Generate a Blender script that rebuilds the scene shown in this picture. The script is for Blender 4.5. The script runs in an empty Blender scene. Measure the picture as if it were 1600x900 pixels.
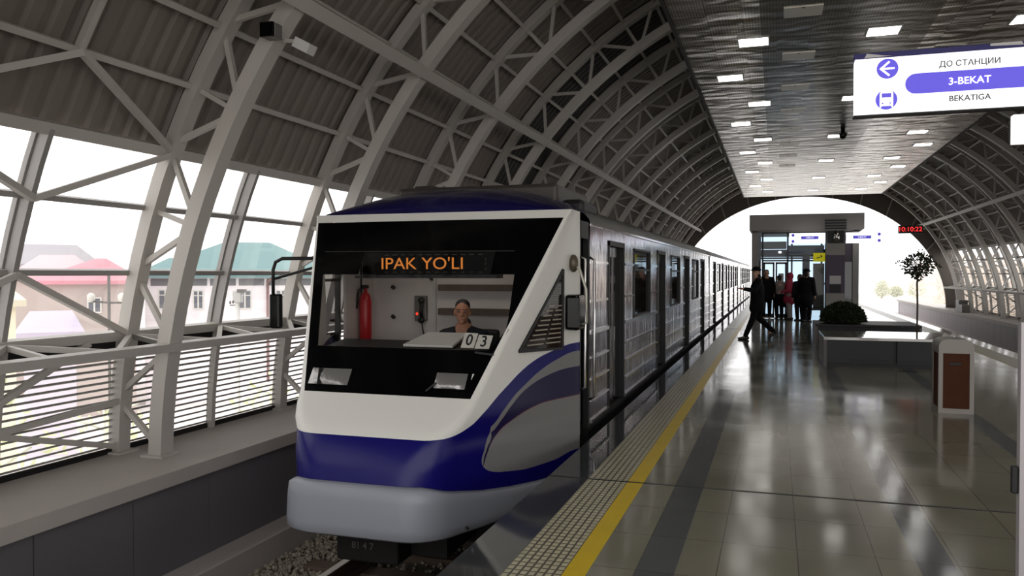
import bpy, bmesh, math, random
from mathutils import Vector, Matrix
from math import sin, cos, tan, radians as RD, pi, sqrt, atan2
random.seed(7)
SC = bpy.context.scene
COL = SC.collection

# ------------------------------------------------------------------ camera
cam_d = bpy.data.cameras.new('camera'); cam = bpy.data.objects.new('camera', cam_d); COL.objects.link(cam)
cam_d.sensor_width = 36; cam_d.lens = 36 * 1260 / 1600; cam_d.clip_start = 0.05; cam_d.clip_end = 600
cam.location = (0, 0, 1.58)
cam.rotation_euler = (RD(90 - 1.0), 0, math.atan(412 / 1260))
SC.camera = cam
# ------------------------------------------------------------------ view + sky
SC.view_settings.view_transform = 'Standard'; SC.view_settings.look = 'None'
SC.view_settings.gamma = 1; SC.view_settings.use_curve_mapping = False
SC.view_settings.exposure = 0.0
SC.cycles.use_denoising = True
SC.cycles.max_bounces = 10; SC.cycles.transparent_max_bounces = 24
SC.cycles.sample_clamp_indirect = 6
W = bpy.data.worlds.new('overcast_sky'); SC.world = W; W.use_nodes = True
wn = W.node_tree.nodes; wl = W.node_tree.links
bgn = wn['Background']; bgn.inputs['Color'].default_value = (1, 0.985, 0.98, 1); bgn.inputs['Strength'].default_value = 2.1

XC, ZC, RI, RO = 1.45, -0.4, 7.18, 7.69      # hall axis and the radii of the two truss chords
T0, TS = 6.42, 2.74                           # first truss in view, truss spacing
K0, K1 = -3, 14
YB, YE = T0 + K0 * TS, T0 + K1 * TS
YEND = YE + TS
LED = -0.20                                   # parapet ledge height

def portal(name, loc, rot, sx, sy):
    l = bpy.data.lights.new(name, 'AREA'); l.shape = 'RECTANGLE'; l.size = sx; l.size_y = sy
    l.cycles.is_portal = True
    o = bpy.data.objects.new(name, l); COL.objects.link(o); o.location = loc; o.rotation_euler = rot
L_ = YEND - YB
portal('sky_portal_far_end', (XC, YEND + 0.3, 2.6), (RD(-90), 0, 0), 15, 8)
portal('sky_portal_near_end', (XC, YB - 0.3, 2.6), (RD(90), 0, 0), 15, 8)
portal('sky_portal_left', (XC - 7.85, (YB + YEND) / 2, 1.2), (0, RD(-90), 0), 4.0, L_)
portal('sky_portal_right', (XC + 7.85, (YB + YEND) / 2, 1.2), (0, RD(90), 0), 4.0, L_)

# ------------------------------------------------------------------ materials
def lin(c):
    return tuple(((v / 255) / 12.92 if v / 255 <= 0.04045 else ((v / 255 + 0.055) / 1.055) ** 2.4) for v in c) + (1,)
def newmat(name):
    m = bpy.data.materials.new(name); m.use_nodes = True
    return m, m.node_tree.nodes, m.node_tree.links, m.node_tree.nodes['Principled BSDF']
MATS = {}
def mat(name, rgb, rough=0.5, metal=0.0, spec=0.5, noise=0.0, nscale=8.0, bump=0.0, bscale=60.0, emit=0.0, coat=0.0):
    if name in MATS: return MATS[name]
    m, n, l, b = newmat(name)
    c = lin(rgb)
    b.inputs['Base Color'].default_value = c; b.inputs['Roughness'].default_value = rough
    b.inputs['Metallic'].default_value = metal; b.inputs['Specular IOR Level'].default_value = spec
    b.inputs['Coat Weight'].default_value = coat
    tc = n.new('ShaderNodeTexCoord')
    if noise > 0:
        t = n.new('ShaderNodeTexNoise'); t.inputs['Scale'].default_value = nscale; t.inputs['Detail'].default_value = 5
        l.new(tc.outputs['Object'], t.inputs['Vector'])
        mx = n.new('ShaderNodeMix'); mx.data_type = 'RGBA'
        mx.inputs[6].default_value = tuple(v * (1 - noise) for v in c[:3]) + (1,)
        mx.inputs[7].default_value = tuple(min(1, v * (1 + noise)) for v in c[:3]) + (1,)
        l.new(t.outputs['Fac'], mx.inputs[0]); l.new(mx.outputs[2], b.inputs['Base Color'])
    if bump > 0:
        t2 = n.new('ShaderNodeTexNoise'); t2.inputs['Scale'].default_value = bscale; t2.inputs['Detail'].default_value = 3
        l.new(tc.outputs['Object'], t2.inputs['Vector'])
        bp = n.new('ShaderNodeBump'); bp.inputs['Strength'].default_value = bump; bp.inputs['Distance'].default_value = 0.01
        l.new(t2.outputs['Fac'], bp.inputs['Height']); l.new(bp.outputs['Normal'], b.inputs['Normal'])
    if emit > 0:
        b.inputs['Emission Color'].default_value = c; b.inputs['Emission Strength'].default_value = emit
    MATS[name] = m
    return m
def glass(name, tint=(1, 1, 1), refl=0.08, dark=None):
    if name in MATS: return MATS[name]
    m, n, l, b = newmat(name); n.remove(b)
    out = n['Material Output']
    tr = n.new('ShaderNodeBsdfTransparent'); tr.inputs['Color'].default_value = tint + (1,)
    gl = n.new('ShaderNodeBsdfGlossy'); gl.inputs['Roughness'].default_value = 0.02
    fr = n.new('ShaderNodeFresnel'); fr.inputs['IOR'].default_value = 1.4
    ml = n.new('ShaderNodeMath'); ml.operation = 'MULTIPLY'; ml.inputs[1].default_value = refl * 10
    l.new(fr.outputs[0], ml.inputs[0])
    mx = n.new('ShaderNodeMixShader'); l.new(ml.outputs[0], mx.inputs[0])
    l.new(tr.outputs[0], mx.inputs[1]); l.new(gl.outputs[0], mx.inputs[2]); l.new(mx.outputs[0], out.inputs['Surface'])
    MATS[name] = m
    return m

STEEL = mat('painted_steel', (184, 179, 172), 0.45, 0.0, 0.5, 0.08, 3)
STEELD = mat('grey_rail_steel', (150, 146, 142), 0.45, 0.0, 0.5, 0.08, 3)
DECK = mat('roof_sheet', (124, 116, 108), 0.5, 0.0, 0.4, 0.12, 1.5)
DECKD = mat('dark_roof_sheet', (52, 50, 48), 0.6)
CONC = mat('ledge_stone', (178, 170, 164), 0.55, 0, 0.4, 0.10, 2.0, 0.1, 30)
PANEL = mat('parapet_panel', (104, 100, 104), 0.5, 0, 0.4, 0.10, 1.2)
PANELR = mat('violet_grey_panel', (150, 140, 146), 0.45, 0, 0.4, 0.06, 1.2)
BLACK = mat('black_gloss', (4, 4, 5), 0.12, 0, 0.25)
RUBBER = mat('black_rubber', (14, 13, 13), 0.5)
DARK = mat('dark_underframe', (22, 20, 19), 0.7, 0, 0.3, 0.2, 9)
WHITE = mat('white_paint', (226, 224, 218), 0.3)
LIGHTGREY = mat('light_grey_paint', (196, 194, 192), 0.4)
GLASS = glass('window_glass', (0.96, 0.96, 0.96), 0.018)
WSG = glass('windshield_glass', (0.80, 0.80, 0.79), 0.05)
DGLASS = mat('dark_tinted_glass', (34, 28, 24), 0.04, 0, 0.6)
CHROME = mat('polished_metal', (200, 198, 196), 0.15, 1.0)
GREYM = mat('mid_grey_metal', (110, 107, 104), 0.45, 0.3)
LAMP = mat('lamp_diffuser', (255, 252, 248), 0.4, emit=7.0)
BLUEP = mat('sign_blue', (84, 74, 205), 0.4)

# ------------------------------------------------------------------ mesh helpers
class MB:
    def __init__(s, o=(0, 0, 0)):
        s.bm = bmesh.new(); s.o = Vector(o)
    def _add(s, vs, fs, mi=0, smooth=False):
        bv = [s.bm.verts.new(Vector(v) - s.o) for v in vs]
        for f in fs:
            try:
                fc = s.bm.faces.new([bv[i] for i in f]); fc.material_index = mi; fc.smooth = smooth
            except ValueError: pass
        return bv
    def box(s, x0, x1, y0, y1, z0, z1, mi=0, bev=0.0):
        vs = [(x, y, z) for z in (z0, z1) for y in (y0, y1) for x in (x0, x1)]
        fs = [(0, 2, 3, 1), (4, 5, 7, 6), (0, 1, 5, 4), (2, 6, 7, 3), (0, 4, 6, 2), (1, 3, 7, 5)]
        bv = s._add(vs, fs, mi)
        if bev > 0:
            es = list({e for v in bv for e in v.link_edges})
            r = bmesh.ops.bevel(s.bm, geom=es, offset=bev, segments=2, affect='EDGES', profile=0.5)
            for f in r['faces']: f.material_index = mi
        return s
    def bar(s, p0, p1, w, h=None, up=(0, 0, 1), mi=0):
        h = h or w
        p0, p1 = Vector(p0), Vector(p1); d = (p1 - p0).normalized(); u = Vector(up)
        if abs(d.dot(u)) > 0.98: u = Vector((1, 0, 0))
        a = d.cross(u).normalized(); b = a.cross(d).normalized()
        vs = [p + a * (sx * w / 2) + b * (sz * h / 2) for p in (p0, p1) for sx, sz in ((-1, -1), (1, -1), (1, 1), (-1, 1))]
        s._add(vs, [(3, 2, 1, 0), (4, 5, 6, 7), (0, 1, 5, 4), (1, 2, 6, 5), (2, 3, 7, 6), (3, 0, 4, 7)], mi)
        return s
    def tube(s, pts, r, n=10, mi=0, r1=None, caps=True):
        pts = [Vector(p) for p in pts]; k = len(pts); rings = []; vs = []
        prev = None
        for i, p in enumerate(pts):
            d = (pts[min(i + 1, k - 1)] - pts[max(i - 1, 0)]).normalized()
            if prev is None:
                u = Vector((0, 0, 1)) if abs(d.z) < 0.9 else Vector((1, 0, 0)); a = d.cross(u).normalized()
            else:
                a = (prev - d * prev.dot(d)).normalized()
            prev = a; b = d.cross(a)
            rr = r if r1 is None else r + (r1 - r) * i / max(1, k - 1)
            if isinstance(r, (list, tuple)): rr = r[i]
            vs += [p + a * (rr * cos(2 * pi * j / n)) + b * (rr * sin(2 * pi * j / n)) for j in range(n)]
        fs = []
        for i in range(k - 1):
            for j in range(n):
                fs.append((i * n + j, i * n + (j + 1) % n, (i + 1) * n + (j + 1) % n, (i + 1) * n + j))
        if caps:
            fs.append(tuple(range(n - 1, -1, -1))); fs.append(tuple((k - 1) * n + j for j in range(n)))
        s._add(vs, fs, mi, True)
        return s
    def ell(s, c, r, n=14, m=9, mi=0, rot=None):
        c = Vector(c); vs = []; fs = []
        for i in range(m + 1):
            t = pi * i / m
            for j in range(n):
                a = 2 * pi * j / n
                v = Vector((r[0] * sin(t) * cos(a), r[1] * sin(t) * sin(a), r[2] * cos(t)))
                if rot is not None: v = rot @ v
                vs.append(c + v)
        for i in range(m):
            for j in range(n):
                fs.append((i * n + j, (i + 1) * n + j, (i + 1) * n + (j + 1) % n, i * n + (j + 1) % n))
        s._add(vs, fs, mi, True)
        bmesh.ops.remove_doubles(s.bm, verts=s.bm.verts[-len(vs):], dist=1e-6) if False else None
        return s
    def prism(s, poly, vec, mi=0):
        vec = Vector(vec); k = len(poly)
        vs = [Vector(p) for p in poly] + [Vector(p) + vec for p in poly]
        fs = [tuple(range(k - 1, -1, -1)), tuple(range(k, 2 * k))] + [(i, (i + 1) % k, (i + 1) % k + k, i + k) for i in range(k)]
        s._add(vs, fs, mi)
        return s
    def lathe(s, c, prof, n=20, mi=0, axis='Z', smooth=True):
        c = Vector(c); vs = []; fs = []; k = len(prof)
        for r, h in prof:
            for j in range(n):
                a = 2 * pi * j / n
                v = Vector((r * cos(a), r * sin(a), h))
                if axis == 'Y': v = Vector((v.x, v.z, v.y))
                if axis == 'X': v = Vector((v.z, v.x, v.y))
                vs.append(c + v)
        for i in range(k - 1):
            for j in range(n):
                fs.append((i * n + j, i * n + (j + 1) % n, (i + 1) * n + (j + 1) % n, (i + 1) * n + j))
        fs.append(tuple(range(n - 1, -1, -1))); fs.append(tuple((k - 1) * n + j for j in range(n)))
        s._add(vs, fs, mi, smooth)
        return s
    def grid(s, rows, mi=0, smooth=True, skip=None):
        nr, nc = len(rows), len(rows[0]); vs = [p for r in rows for p in r]; fs = []; 
        for i in range(nr - 1):
            for j in range(nc - 1):
                if skip and skip(i, j): continue
                fs.append((i * nc + j, i * nc + j + 1, (i + 1) * nc + j + 1, (i + 1) * nc + j))
        s._add(vs, fs, mi, smooth)
        return s
    def build(s, name, m, parent=None, normals=True, loc=None):
        if normals: bmesh.ops.recalc_face_normals(s.bm, faces=s.bm.faces[:])
        me = bpy.data.meshes.new(name); s.bm.to_mesh(me); s.bm.free()
        for mm in (m if isinstance(m, (list, tuple)) else [m]): me.materials.append(mm)
        o = bpy.data.objects.new(name, me); COL.objects.link(o)
        if parent is not None: o.parent = parent
        else: o.location = s.o
        return o
def child_at(o, parent):          # sub-part whose mesh was built about the thing's origin
    o.parent = parent
    return o
def tag(o, label, cat, group=None, kind=None):
    if kind: o['kind'] = kind
    if label: o['label'] = label
    if cat: o['category'] = cat
    if group: o['group'] = group
    return o
def thing(name, loc, label, cat, group=None, rz=0.0):
    o = bpy.data.objects.new(name, None); COL.objects.link(o); o.empty_display_size = 0.2
    o.location = loc; o.rotation_euler = (0, 0, rz)
    return tag(o, label, cat, group)
def struct(o):
    o['kind'] = 'structure'; return o
def dup(root, loc, label=None, group=None):
    r = root.copy(); COL.objects.link(r); r.location = loc
    if label: r['label'] = label
    if group: r['group'] = group
    for c in list(root.children):
        d = c.copy(); COL.objects.link(d); d.parent = r
        for g in list(c.children):
            e = g.copy(); COL.objects.link(e); e.parent = d
    return r
ORD = ['first', 'second', 'third', 'fourth', 'fifth', 'sixth', 'seventh', 'eighth', 'ninth', 'tenth', 'eleventh', 'twelfth',
       'thirteenth', 'fourteenth', 'fifteenth', 'sixteenth', 'seventeenth', 'eighteenth', 'nineteenth', 'twentieth']
def text_mesh(body, size, loc, rot, m, name, parent=None, org=(0, 0, 0), depth=0.002, align='CENTER', sx=1.0, bold=0.0):
    cu = bpy.data.curves.new('t', 'FONT'); cu.body = body; cu.size = size; cu.align_x = align; cu.align_y = 'CENTER'
    cu.extrude = depth; cu.offset = bold
    ob = bpy.data.objects.new('t', cu); COL.objects.link(ob)
    dg = bpy.context.evaluated_depsgraph_get(); me = bpy.data.meshes.new_from_object(ob.evaluated_get(dg))
    bpy.data.objects.remove(ob); bpy.data.curves.remove(cu)
    M = Matrix.Translation(Vector(loc) - Vector(org)) @ rot.to_4x4() @ Matrix.Diagonal((sx, 1, 1, 1))
    me.transform(M); me.materials.clear(); me.materials.append(m); me.name = name
    o = bpy.data.objects.new(name, me); COL.objects.link(o)
    if parent is not None: o.parent = parent
    return o
FACE_CAM = Matrix.Rotation(RD(90), 3, 'X')     # text in the XZ plane, read from -Y

def P(R, a, y):                                # point of the vault: a degrees up from the left springing
    return Vector((XC - R * cos(RD(a)), y, ZC + R * sin(RD(a))))
def arcbox(mb, R, a0, a1, n, w, d, y):
    vs = []; fs = []
    for i in range(n + 1):
        a = a0 + (a1 - a0) * i / n
        for dr, dy in ((-w / 2, -d / 2), (w / 2, -d / 2), (w / 2, d / 2), (-w / 2, d / 2)):
            vs.append(P(R + dr, a, y + dy))
    for i in range(n):
        for j in range(4):
            fs.append((i * 4 + j, i * 4 + (j + 1) % 4, (i + 1) * 4 + (j + 1) % 4, (i + 1) * 4 + j))
    fs += [(3, 2, 1, 0), tuple(n * 4 + j for j in range(4))]
    mb._add(vs, fs)
    return mb

# ================================================================== STRUCTURE
# --- platform
FY0, FY1 = -6.0, 62.0
def floor_material(name, c1, c2, cm, bw, rh, rough):
    m, n, l, b = newmat(name)
    tc = n.new('ShaderNodeTexCoord'); br = n.new('ShaderNodeTexBrick')
    mp = n.new('ShaderNodeMapping'); mp.inputs['Location'].default_value = (0.5, 0.53, 0)
    l.new(tc.outputs['Object'], mp.inputs['Vector']); l.new(mp.outputs[0], br.inputs['Vector'])
    br.offset = 0.0; br.inputs['Scale'].default_value = 1.0; br.inputs['Brick Width'].default_value = bw; br.inputs['Row Height'].default_value = rh
    br.inputs['Mortar Size'].default_value = 0.003; br.inputs['Color1'].default_value = lin(c1); br.inputs['Color2'].default_value = lin(c2)
    br.inputs['Mortar'].default_value = lin(cm)
    ns = n.new('ShaderNodeTexNoise'); ns.inputs['Scale'].default_value = 1.3; ns.inputs['Detail'].default_value = 6
    l.new(tc.outputs['Object'], ns.inputs['Vector'])
    mx = n.new('ShaderNodeMix'); mx.data_type = 'RGBA'; mx.blend_type = 'MULTIPLY'; mx.inputs[0].default_value = 0.35
    l.new(br.outputs['Color'], mx.inputs[6]); l.new(ns.outputs['Fac'], mx.inputs[7]); l.new(mx.outputs[2], b.inputs['Base Color'])
    mr = n.new('ShaderNodeMapRange'); mr.inputs[1].default_value = 0.3; mr.inputs[2].default_value = 0.7
    mr.inputs[3].default_value = rough * 0.7; mr.inputs[4].default_value = rough * 1.4
    l.new(ns.outputs['Fac'], mr.inputs[0]); l.new(mr.outputs[0], b.inputs['Roughness'])
    ng = n.new('ShaderNodeTexNoise'); ng.inputs['Scale'].default_value = 2.2
    l.new(tc.outputs['Object'], ng.inputs['Vector'])
    bp = n.new('ShaderNodeBump'); bp.inputs['Strength'].default_value = 0.035; bp.inputs['Distance'].default_value = 0.02
    l.new(ng.outputs['Fac'], bp.inputs['Height']); l.new(bp.outputs[0], b.inputs['Normal'])
    return m
TILE = floor_material('floor_tile', (146, 142, 124), (138, 135, 119), (92, 89, 80), 0.413, 0.6, 0.115)
TILED = floor_material('dark_floor_tile', (104, 106, 106), (98, 100, 100), (70, 70, 70), 0.6, 0.6, 0.10)
GRAN = floor_material('edge_granite', (74, 76, 78), (62, 64, 66), (36, 36, 36), 0.6, 0.9, 0.07)
def tactile_material():
    m, n, l, b = newmat('tactile_tile')
    tc = n.new('ShaderNodeTexCoord'); br = n.new('ShaderNodeTexBrick')
    l.new(tc.outputs['Object'], br.inputs['Vector']); br.offset = 0.0; br.inputs['Scale'].default_value = 1
    br.inputs['Brick Width'].default_value = 0.0443; br.inputs['Row Height'].default_value = 0.06; br.inputs['Mortar Size'].default_value = 0.007
    br.inputs['Color1'].default_value = lin((196, 190, 158)); br.inputs['Color2'].default_value = lin((184, 178, 150)); br.inputs['Mortar'].default_value = lin((92, 88, 72))
    l.new(br.outputs['Color'], b.inputs['Base Color']); b.inputs['Roughness'].default_value = 0.3
    bp = n.new('ShaderNodeBump'); bp.inputs['Strength'].default_value = 0.7; bp.inputs['Distance'].default_value = 0.006; bp.invert = True
    l.new(br.outputs['Fac'], bp.inputs['Height']); l.new(bp.outputs[0], b.inputs['Normal'])
    return m
TACT = tactile_material()
YEL = mat('yellow_line_paint', (214, 182, 20), 0.35, 0, 0.5, 0.12, 4)
def strip(mb, x0, x1, mi):
    mb.box(x0, x1, FY0, FY1, -0.03, 0.0, mi)
fm = MB((XC, 0, 0))
edges = [(-0.94, -0.70, 0), (-0.70, -0.50, 1), (-0.50, 0.74, 0), (0.74, 0.93, 1), (0.93, 1.97, 0), (1.97, 2.16, 1), (2.16, 3.40, 0), (3.40, 3.60, 1), (3.60, 3.84, 0)]
for a, b_, i in edges: strip(fm, a, b_, i)
fm.box(-1.55, 4.45, FY0, FY1, -1.5, -0.031, 2)
struct(fm.build('floor', [TILE, TILED, GREYM]))
tn = 0
def trim(mb, m):
    global tn
    tn += 1
    return struct(mb.build('trim_%d' % tn, m))
for s in (-1, 1):
    X = lambda d: XC + s * d
    for a, b_, m in ((3.13, 2.82, GRAN), (2.82, 2.51, TACT), (2.51, 2.39, YEL if s < 0 else mat('tan_line', (160, 150, 112), .3))):
        mb = MB((X(b_), 0, 0)); mb.box(min(X(a), X(b_)), max(X(a), X(b_)), FY0, FY1, -0.03 if m is not GRAN else -0.12, 0.0, 0); trim(mb, m)
# expansion joint across the platform
mb = MB((XC, 6.07, 0)); mb.box(-1.67, 4.57, 6.06, 6.08, 0.0, 0.003); trim(mb, RUBBER)
for yj in (24.0, 42.0):
    mb = MB((XC, yj, 0)); mb.box(-1.67, 4.57, yj - .01, yj + .01, 0.0, 0.003); trim(mb, RUBBER)

# --- viaduct slab, parapets
BAL = mat('ballast_bed', (96, 90, 80), 0.9, 0, 0.2, 0.4, 30, 1.0, 40)
mb = MB((XC, 20, -1.6)); mb.box(-6.9, 9.8, FY0, FY1, -2.0, -1.42); struct(mb.build('track_bed', BAL))
def parapet(s, name, m):
    X = lambda d: XC + s * d
    mb = MB((X(6.65), 0, -1.4))
    def bx(a, b_, y0, y1, z0, z1, mi): mb.box(min(X(a), X(b_)), max(X(a), X(b_)), y0, y1, z0, z1, mi)
    bx(6.60, 7.95, FY0, FY1, LED - 0.13, LED, 0)          # ledge slab
    bx(6.72, 7.95, FY0, FY1, -1.42, LED - 0.13, 2)        # core
    y = 4.54 - 11 * 0.975
    while y < FY1 - 1:
        bx(6.66, 6.72, y + 0.006, y + 0.969, -1.42, LED - 0.135, 1)   # cladding panels with open joints
        y += 0.975
    return struct(mb.build(name, [CONC, m, RUBBER]))
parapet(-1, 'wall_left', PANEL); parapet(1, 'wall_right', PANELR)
for s, nm in ((-1, 'baseboard_left'), (1, 'baseboard_right')):
    x0, x1 = XC + s * 6.66, XC + s * 6.36
    mb = MB((x0, 0, -1.42)); mb.box(min(x0, x1), max(x0, x1), FY0, FY1, -1.42, -1.12, 0, 0.01); struct(mb.build(nm, CONC))

# --- corrugated roof
def roof_deck():
    mb = MB((XC, 20, 5)); ys = []; y = YB - 0.4; p = 0.0
    pat = [(0.0, 0.0), (0.10, 0.0), (0.125, 0.04), (0.195, 0.04)]
    while y < YEND + 0.2:
        for dy, dr in pat: ys.append((y + dy, dr))
        y += 0.22
    angs = [24.2 + i * (131.6 / 30) for i in range(31)]
    rows = [[P(7.80 + dr, a, yy) for a in angs] for yy, dr in ys]
    nr, nc = len(rows), len(angs)
    bv = [[mb.bm.verts.new(v - mb.o) for v in r] for r in rows]
    for i in range(nr - 1):
        mi = 1 if T0 + 3 * TS < ys[i][0] < T0 + 4 * TS else 0
        for j in range(nc - 1):
            f = mb.bm.faces.new((bv[i][j], bv[i][j + 1], bv[i + 1][j + 1], bv[i + 1][j])); f.material_index = mi
    return struct(mb.build('roof_deck', [DECK, DECKD]))
roof_deck()
# --- end gable with its flat oval opening
def gable():
    mb = MB((XC, YEND, 3)); n = 60; A, B, c0 = 7.1, 6.05, ZC
    for dy in (0, 0.12):
        pass
    rows = []
    for i in range(n + 1):
        a = 180 * i / n; ca, sa = cos(RD(a)), sin(RD(a))
        ip = (XC - A * ca, c0 + B * sa + 0.2); op = (XC - 7.95 * ca, ZC + 7.95 * sa)
        if i in (0, n): ip = (XC - A * ca, c0 + 0.2); op = (XC - 7.95 * ca, ZC + 0.2)
        rows.append([Vector((ip[0], YEND, ip[1])), Vector((op[0], YEND, op[1])), Vector((op[0], YEND + .12, op[1])), Vector((ip[0], YEND + .12, ip[1])), Vector((ip[0], YEND, ip[1]))])
    mb.grid(rows, smooth=False)
    return struct(mb.build('wall_far', mat('gable_cladding', (104, 96, 90), 0.6)))
gable()
for i in range(11):
    a = 30 + i * 12
    mb = MB(P(7.0, a, YEND)); ca, sa = cos(RD(a)), sin(RD(a))
    p0 = Vector((XC - 7.1 * ca, YEND - 0.03, ZC + 6.05 * sa + 0.2)); p1 = P(7.8, a, YEND - 0.03)
    mb.bar(p0, p1, 0.05, 0.05, (0, 1, 0)); trim(mb, STEEL)

# --- longitudinal members
def long_bar(R, a, w, h, m, y0=YB, y1=YEND):
    for s in (0, 1):
        aa = a if s == 0 else 180 - a
        p = P(R, aa, 0); u = (p - P(0, aa, 0)).normalized()
        mb = MB((p.x, y0, p.z)); mb.bar((p.x, y0, p.z), (p.x, y1, p.z), w, h, u); trim(mb, m)
long_bar(7.70, 10.3, 0.09, 0.09, STEEL); long_bar(7.12, 10.3, 0.08, 0.08, STEEL)
long_bar(7.76, 14.9, 0.05, 0.06, STEELD); long_bar(7.76, 19.8, 0.05, 0.06, STEELD); long_bar(7.72, 24.2, 0.10, 0.10, STEEL)
for a in (29.2, 33.9, 38.7, 43.5, 48.3, 53.1, 57.9, 62.7, 67.5): long_bar(7.72, a, 0.055, 0.06, STEEL)
long_bar(7.12, 38.7, 0.13, 0.11, STEEL)
# lattice between the two lower rails
for s in (0, 1):
    mb = MB((XC + (-7 if s == 0 else 7), 0, 0.9)); g = lambda R, y: P(R, 10.3 if s == 0 else 169.7, y)
    y = YB; k = 0
    while y < YEND - 0.1:
        q = TS / 4
        A0, A1 = (g(7.66, y), g(7.14, y + q)) if k % 2 == 0 else (g(7.14, y), g(7.66, y + q))
        mb.bar(A0, A1, 0.05, 0.05)
        if k % 2 == 1: mb.bar(A1, g(7.14, y + q), 0.045, 0.045)
        y += q; k += 1
    trim(mb, STEEL)
# dark apron strip under the glazing
for s in (0, 1):
    mb = MB((XC + (-7.7 if s == 0 else 7.7), 0, 0.8)); a = [8.5, 10.0]
    if s: a = [180 - v for v in a]
    mb.prism([P(7.76, a[0], YB), P(7.80, a[0], YB), P(7.80, a[1], YB), P(7.76, a[1], YB)], (0, YEND - YB, 0)); trim(mb, RUBBER)

for s in (0, 1):
    x0 = XC + (-7.74 if s == 0 else 7.70); mb = MB((x0, 0, LED)); mb.box(x0, x0 + .04, YB, YEND, LED, LED + .05); trim(mb, RUBBER)
# --- window bays: panes, mullion, louvre below
SLAT = mat('louvre_slat', (150, 148, 144), 0.5)
wcount = 0
def window_bay(k, s):
    global wcount
    wcount += 1
    y0 = T0 + k * TS; fl = (lambda a: a) if s == 0 else (lambda a: 180 - a)
    root = bpy.data.objects.new('window_%d' % wcount, None); COL.objects.link(root)
    root.location = P(7.7, fl(1.6), y0); root['kind'] = 'structure'; o = root.location
    for h in (0, 1):
        ya, yb = y0 + h * TS / 2 + 0.02, y0 + (h + 1) * TS / 2 - 0.02
        mb = MB(o); aa = [10.3 + i * 13.9 / 6 for i in range(7)]
        mb.grid([[P(7.80, fl(a), ya) for a in aa], [P(7.80, fl(a), yb) for a in aa]])
        mb.build('pane', GLASS, root)
    mb = MB(o); arcbox(mb, 7.72, fl(10.3), fl(24.2), 6, 0.10, 0.05, y0 + TS / 2); arcbox(mb, 7.80, fl(10.3), fl(24.2), 6, 0.05, 0.09, y0 + TS / 2)
    mb.build('mullion', STEELD, root)
    mb = MB(o); arcbox(mb, 7.69, fl(1.5), fl(10.3), 3, 0.08, 0.06, y0 + TS / 2); mb.build('post', STEEL, root)
    mb = MB(o); n = 15
    for i in range(n):
        a = fl(2.0 + i * 6.7 / (n - 1)); p = P(7.74, a, 0)
        sx = -1 if s == 0 else 1
        q0 = (p.x, 0, p.z); 
        mb.prism([(p.x - sx * .02, y0 + .05, p.z + .014), (p.x + sx * .045, y0 + .05, p.z - .004), (p.x + sx * .045, y0 + .05, p.z - .022), (p.x - sx * .02, y0 + .05, p.z - .006)], (0, TS - .1, 0))
    mb.build('louvre', SLAT, root)
for k in range(K0, K1 + 1):
    for s in (0, 1): window_bay(k, s)

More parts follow.
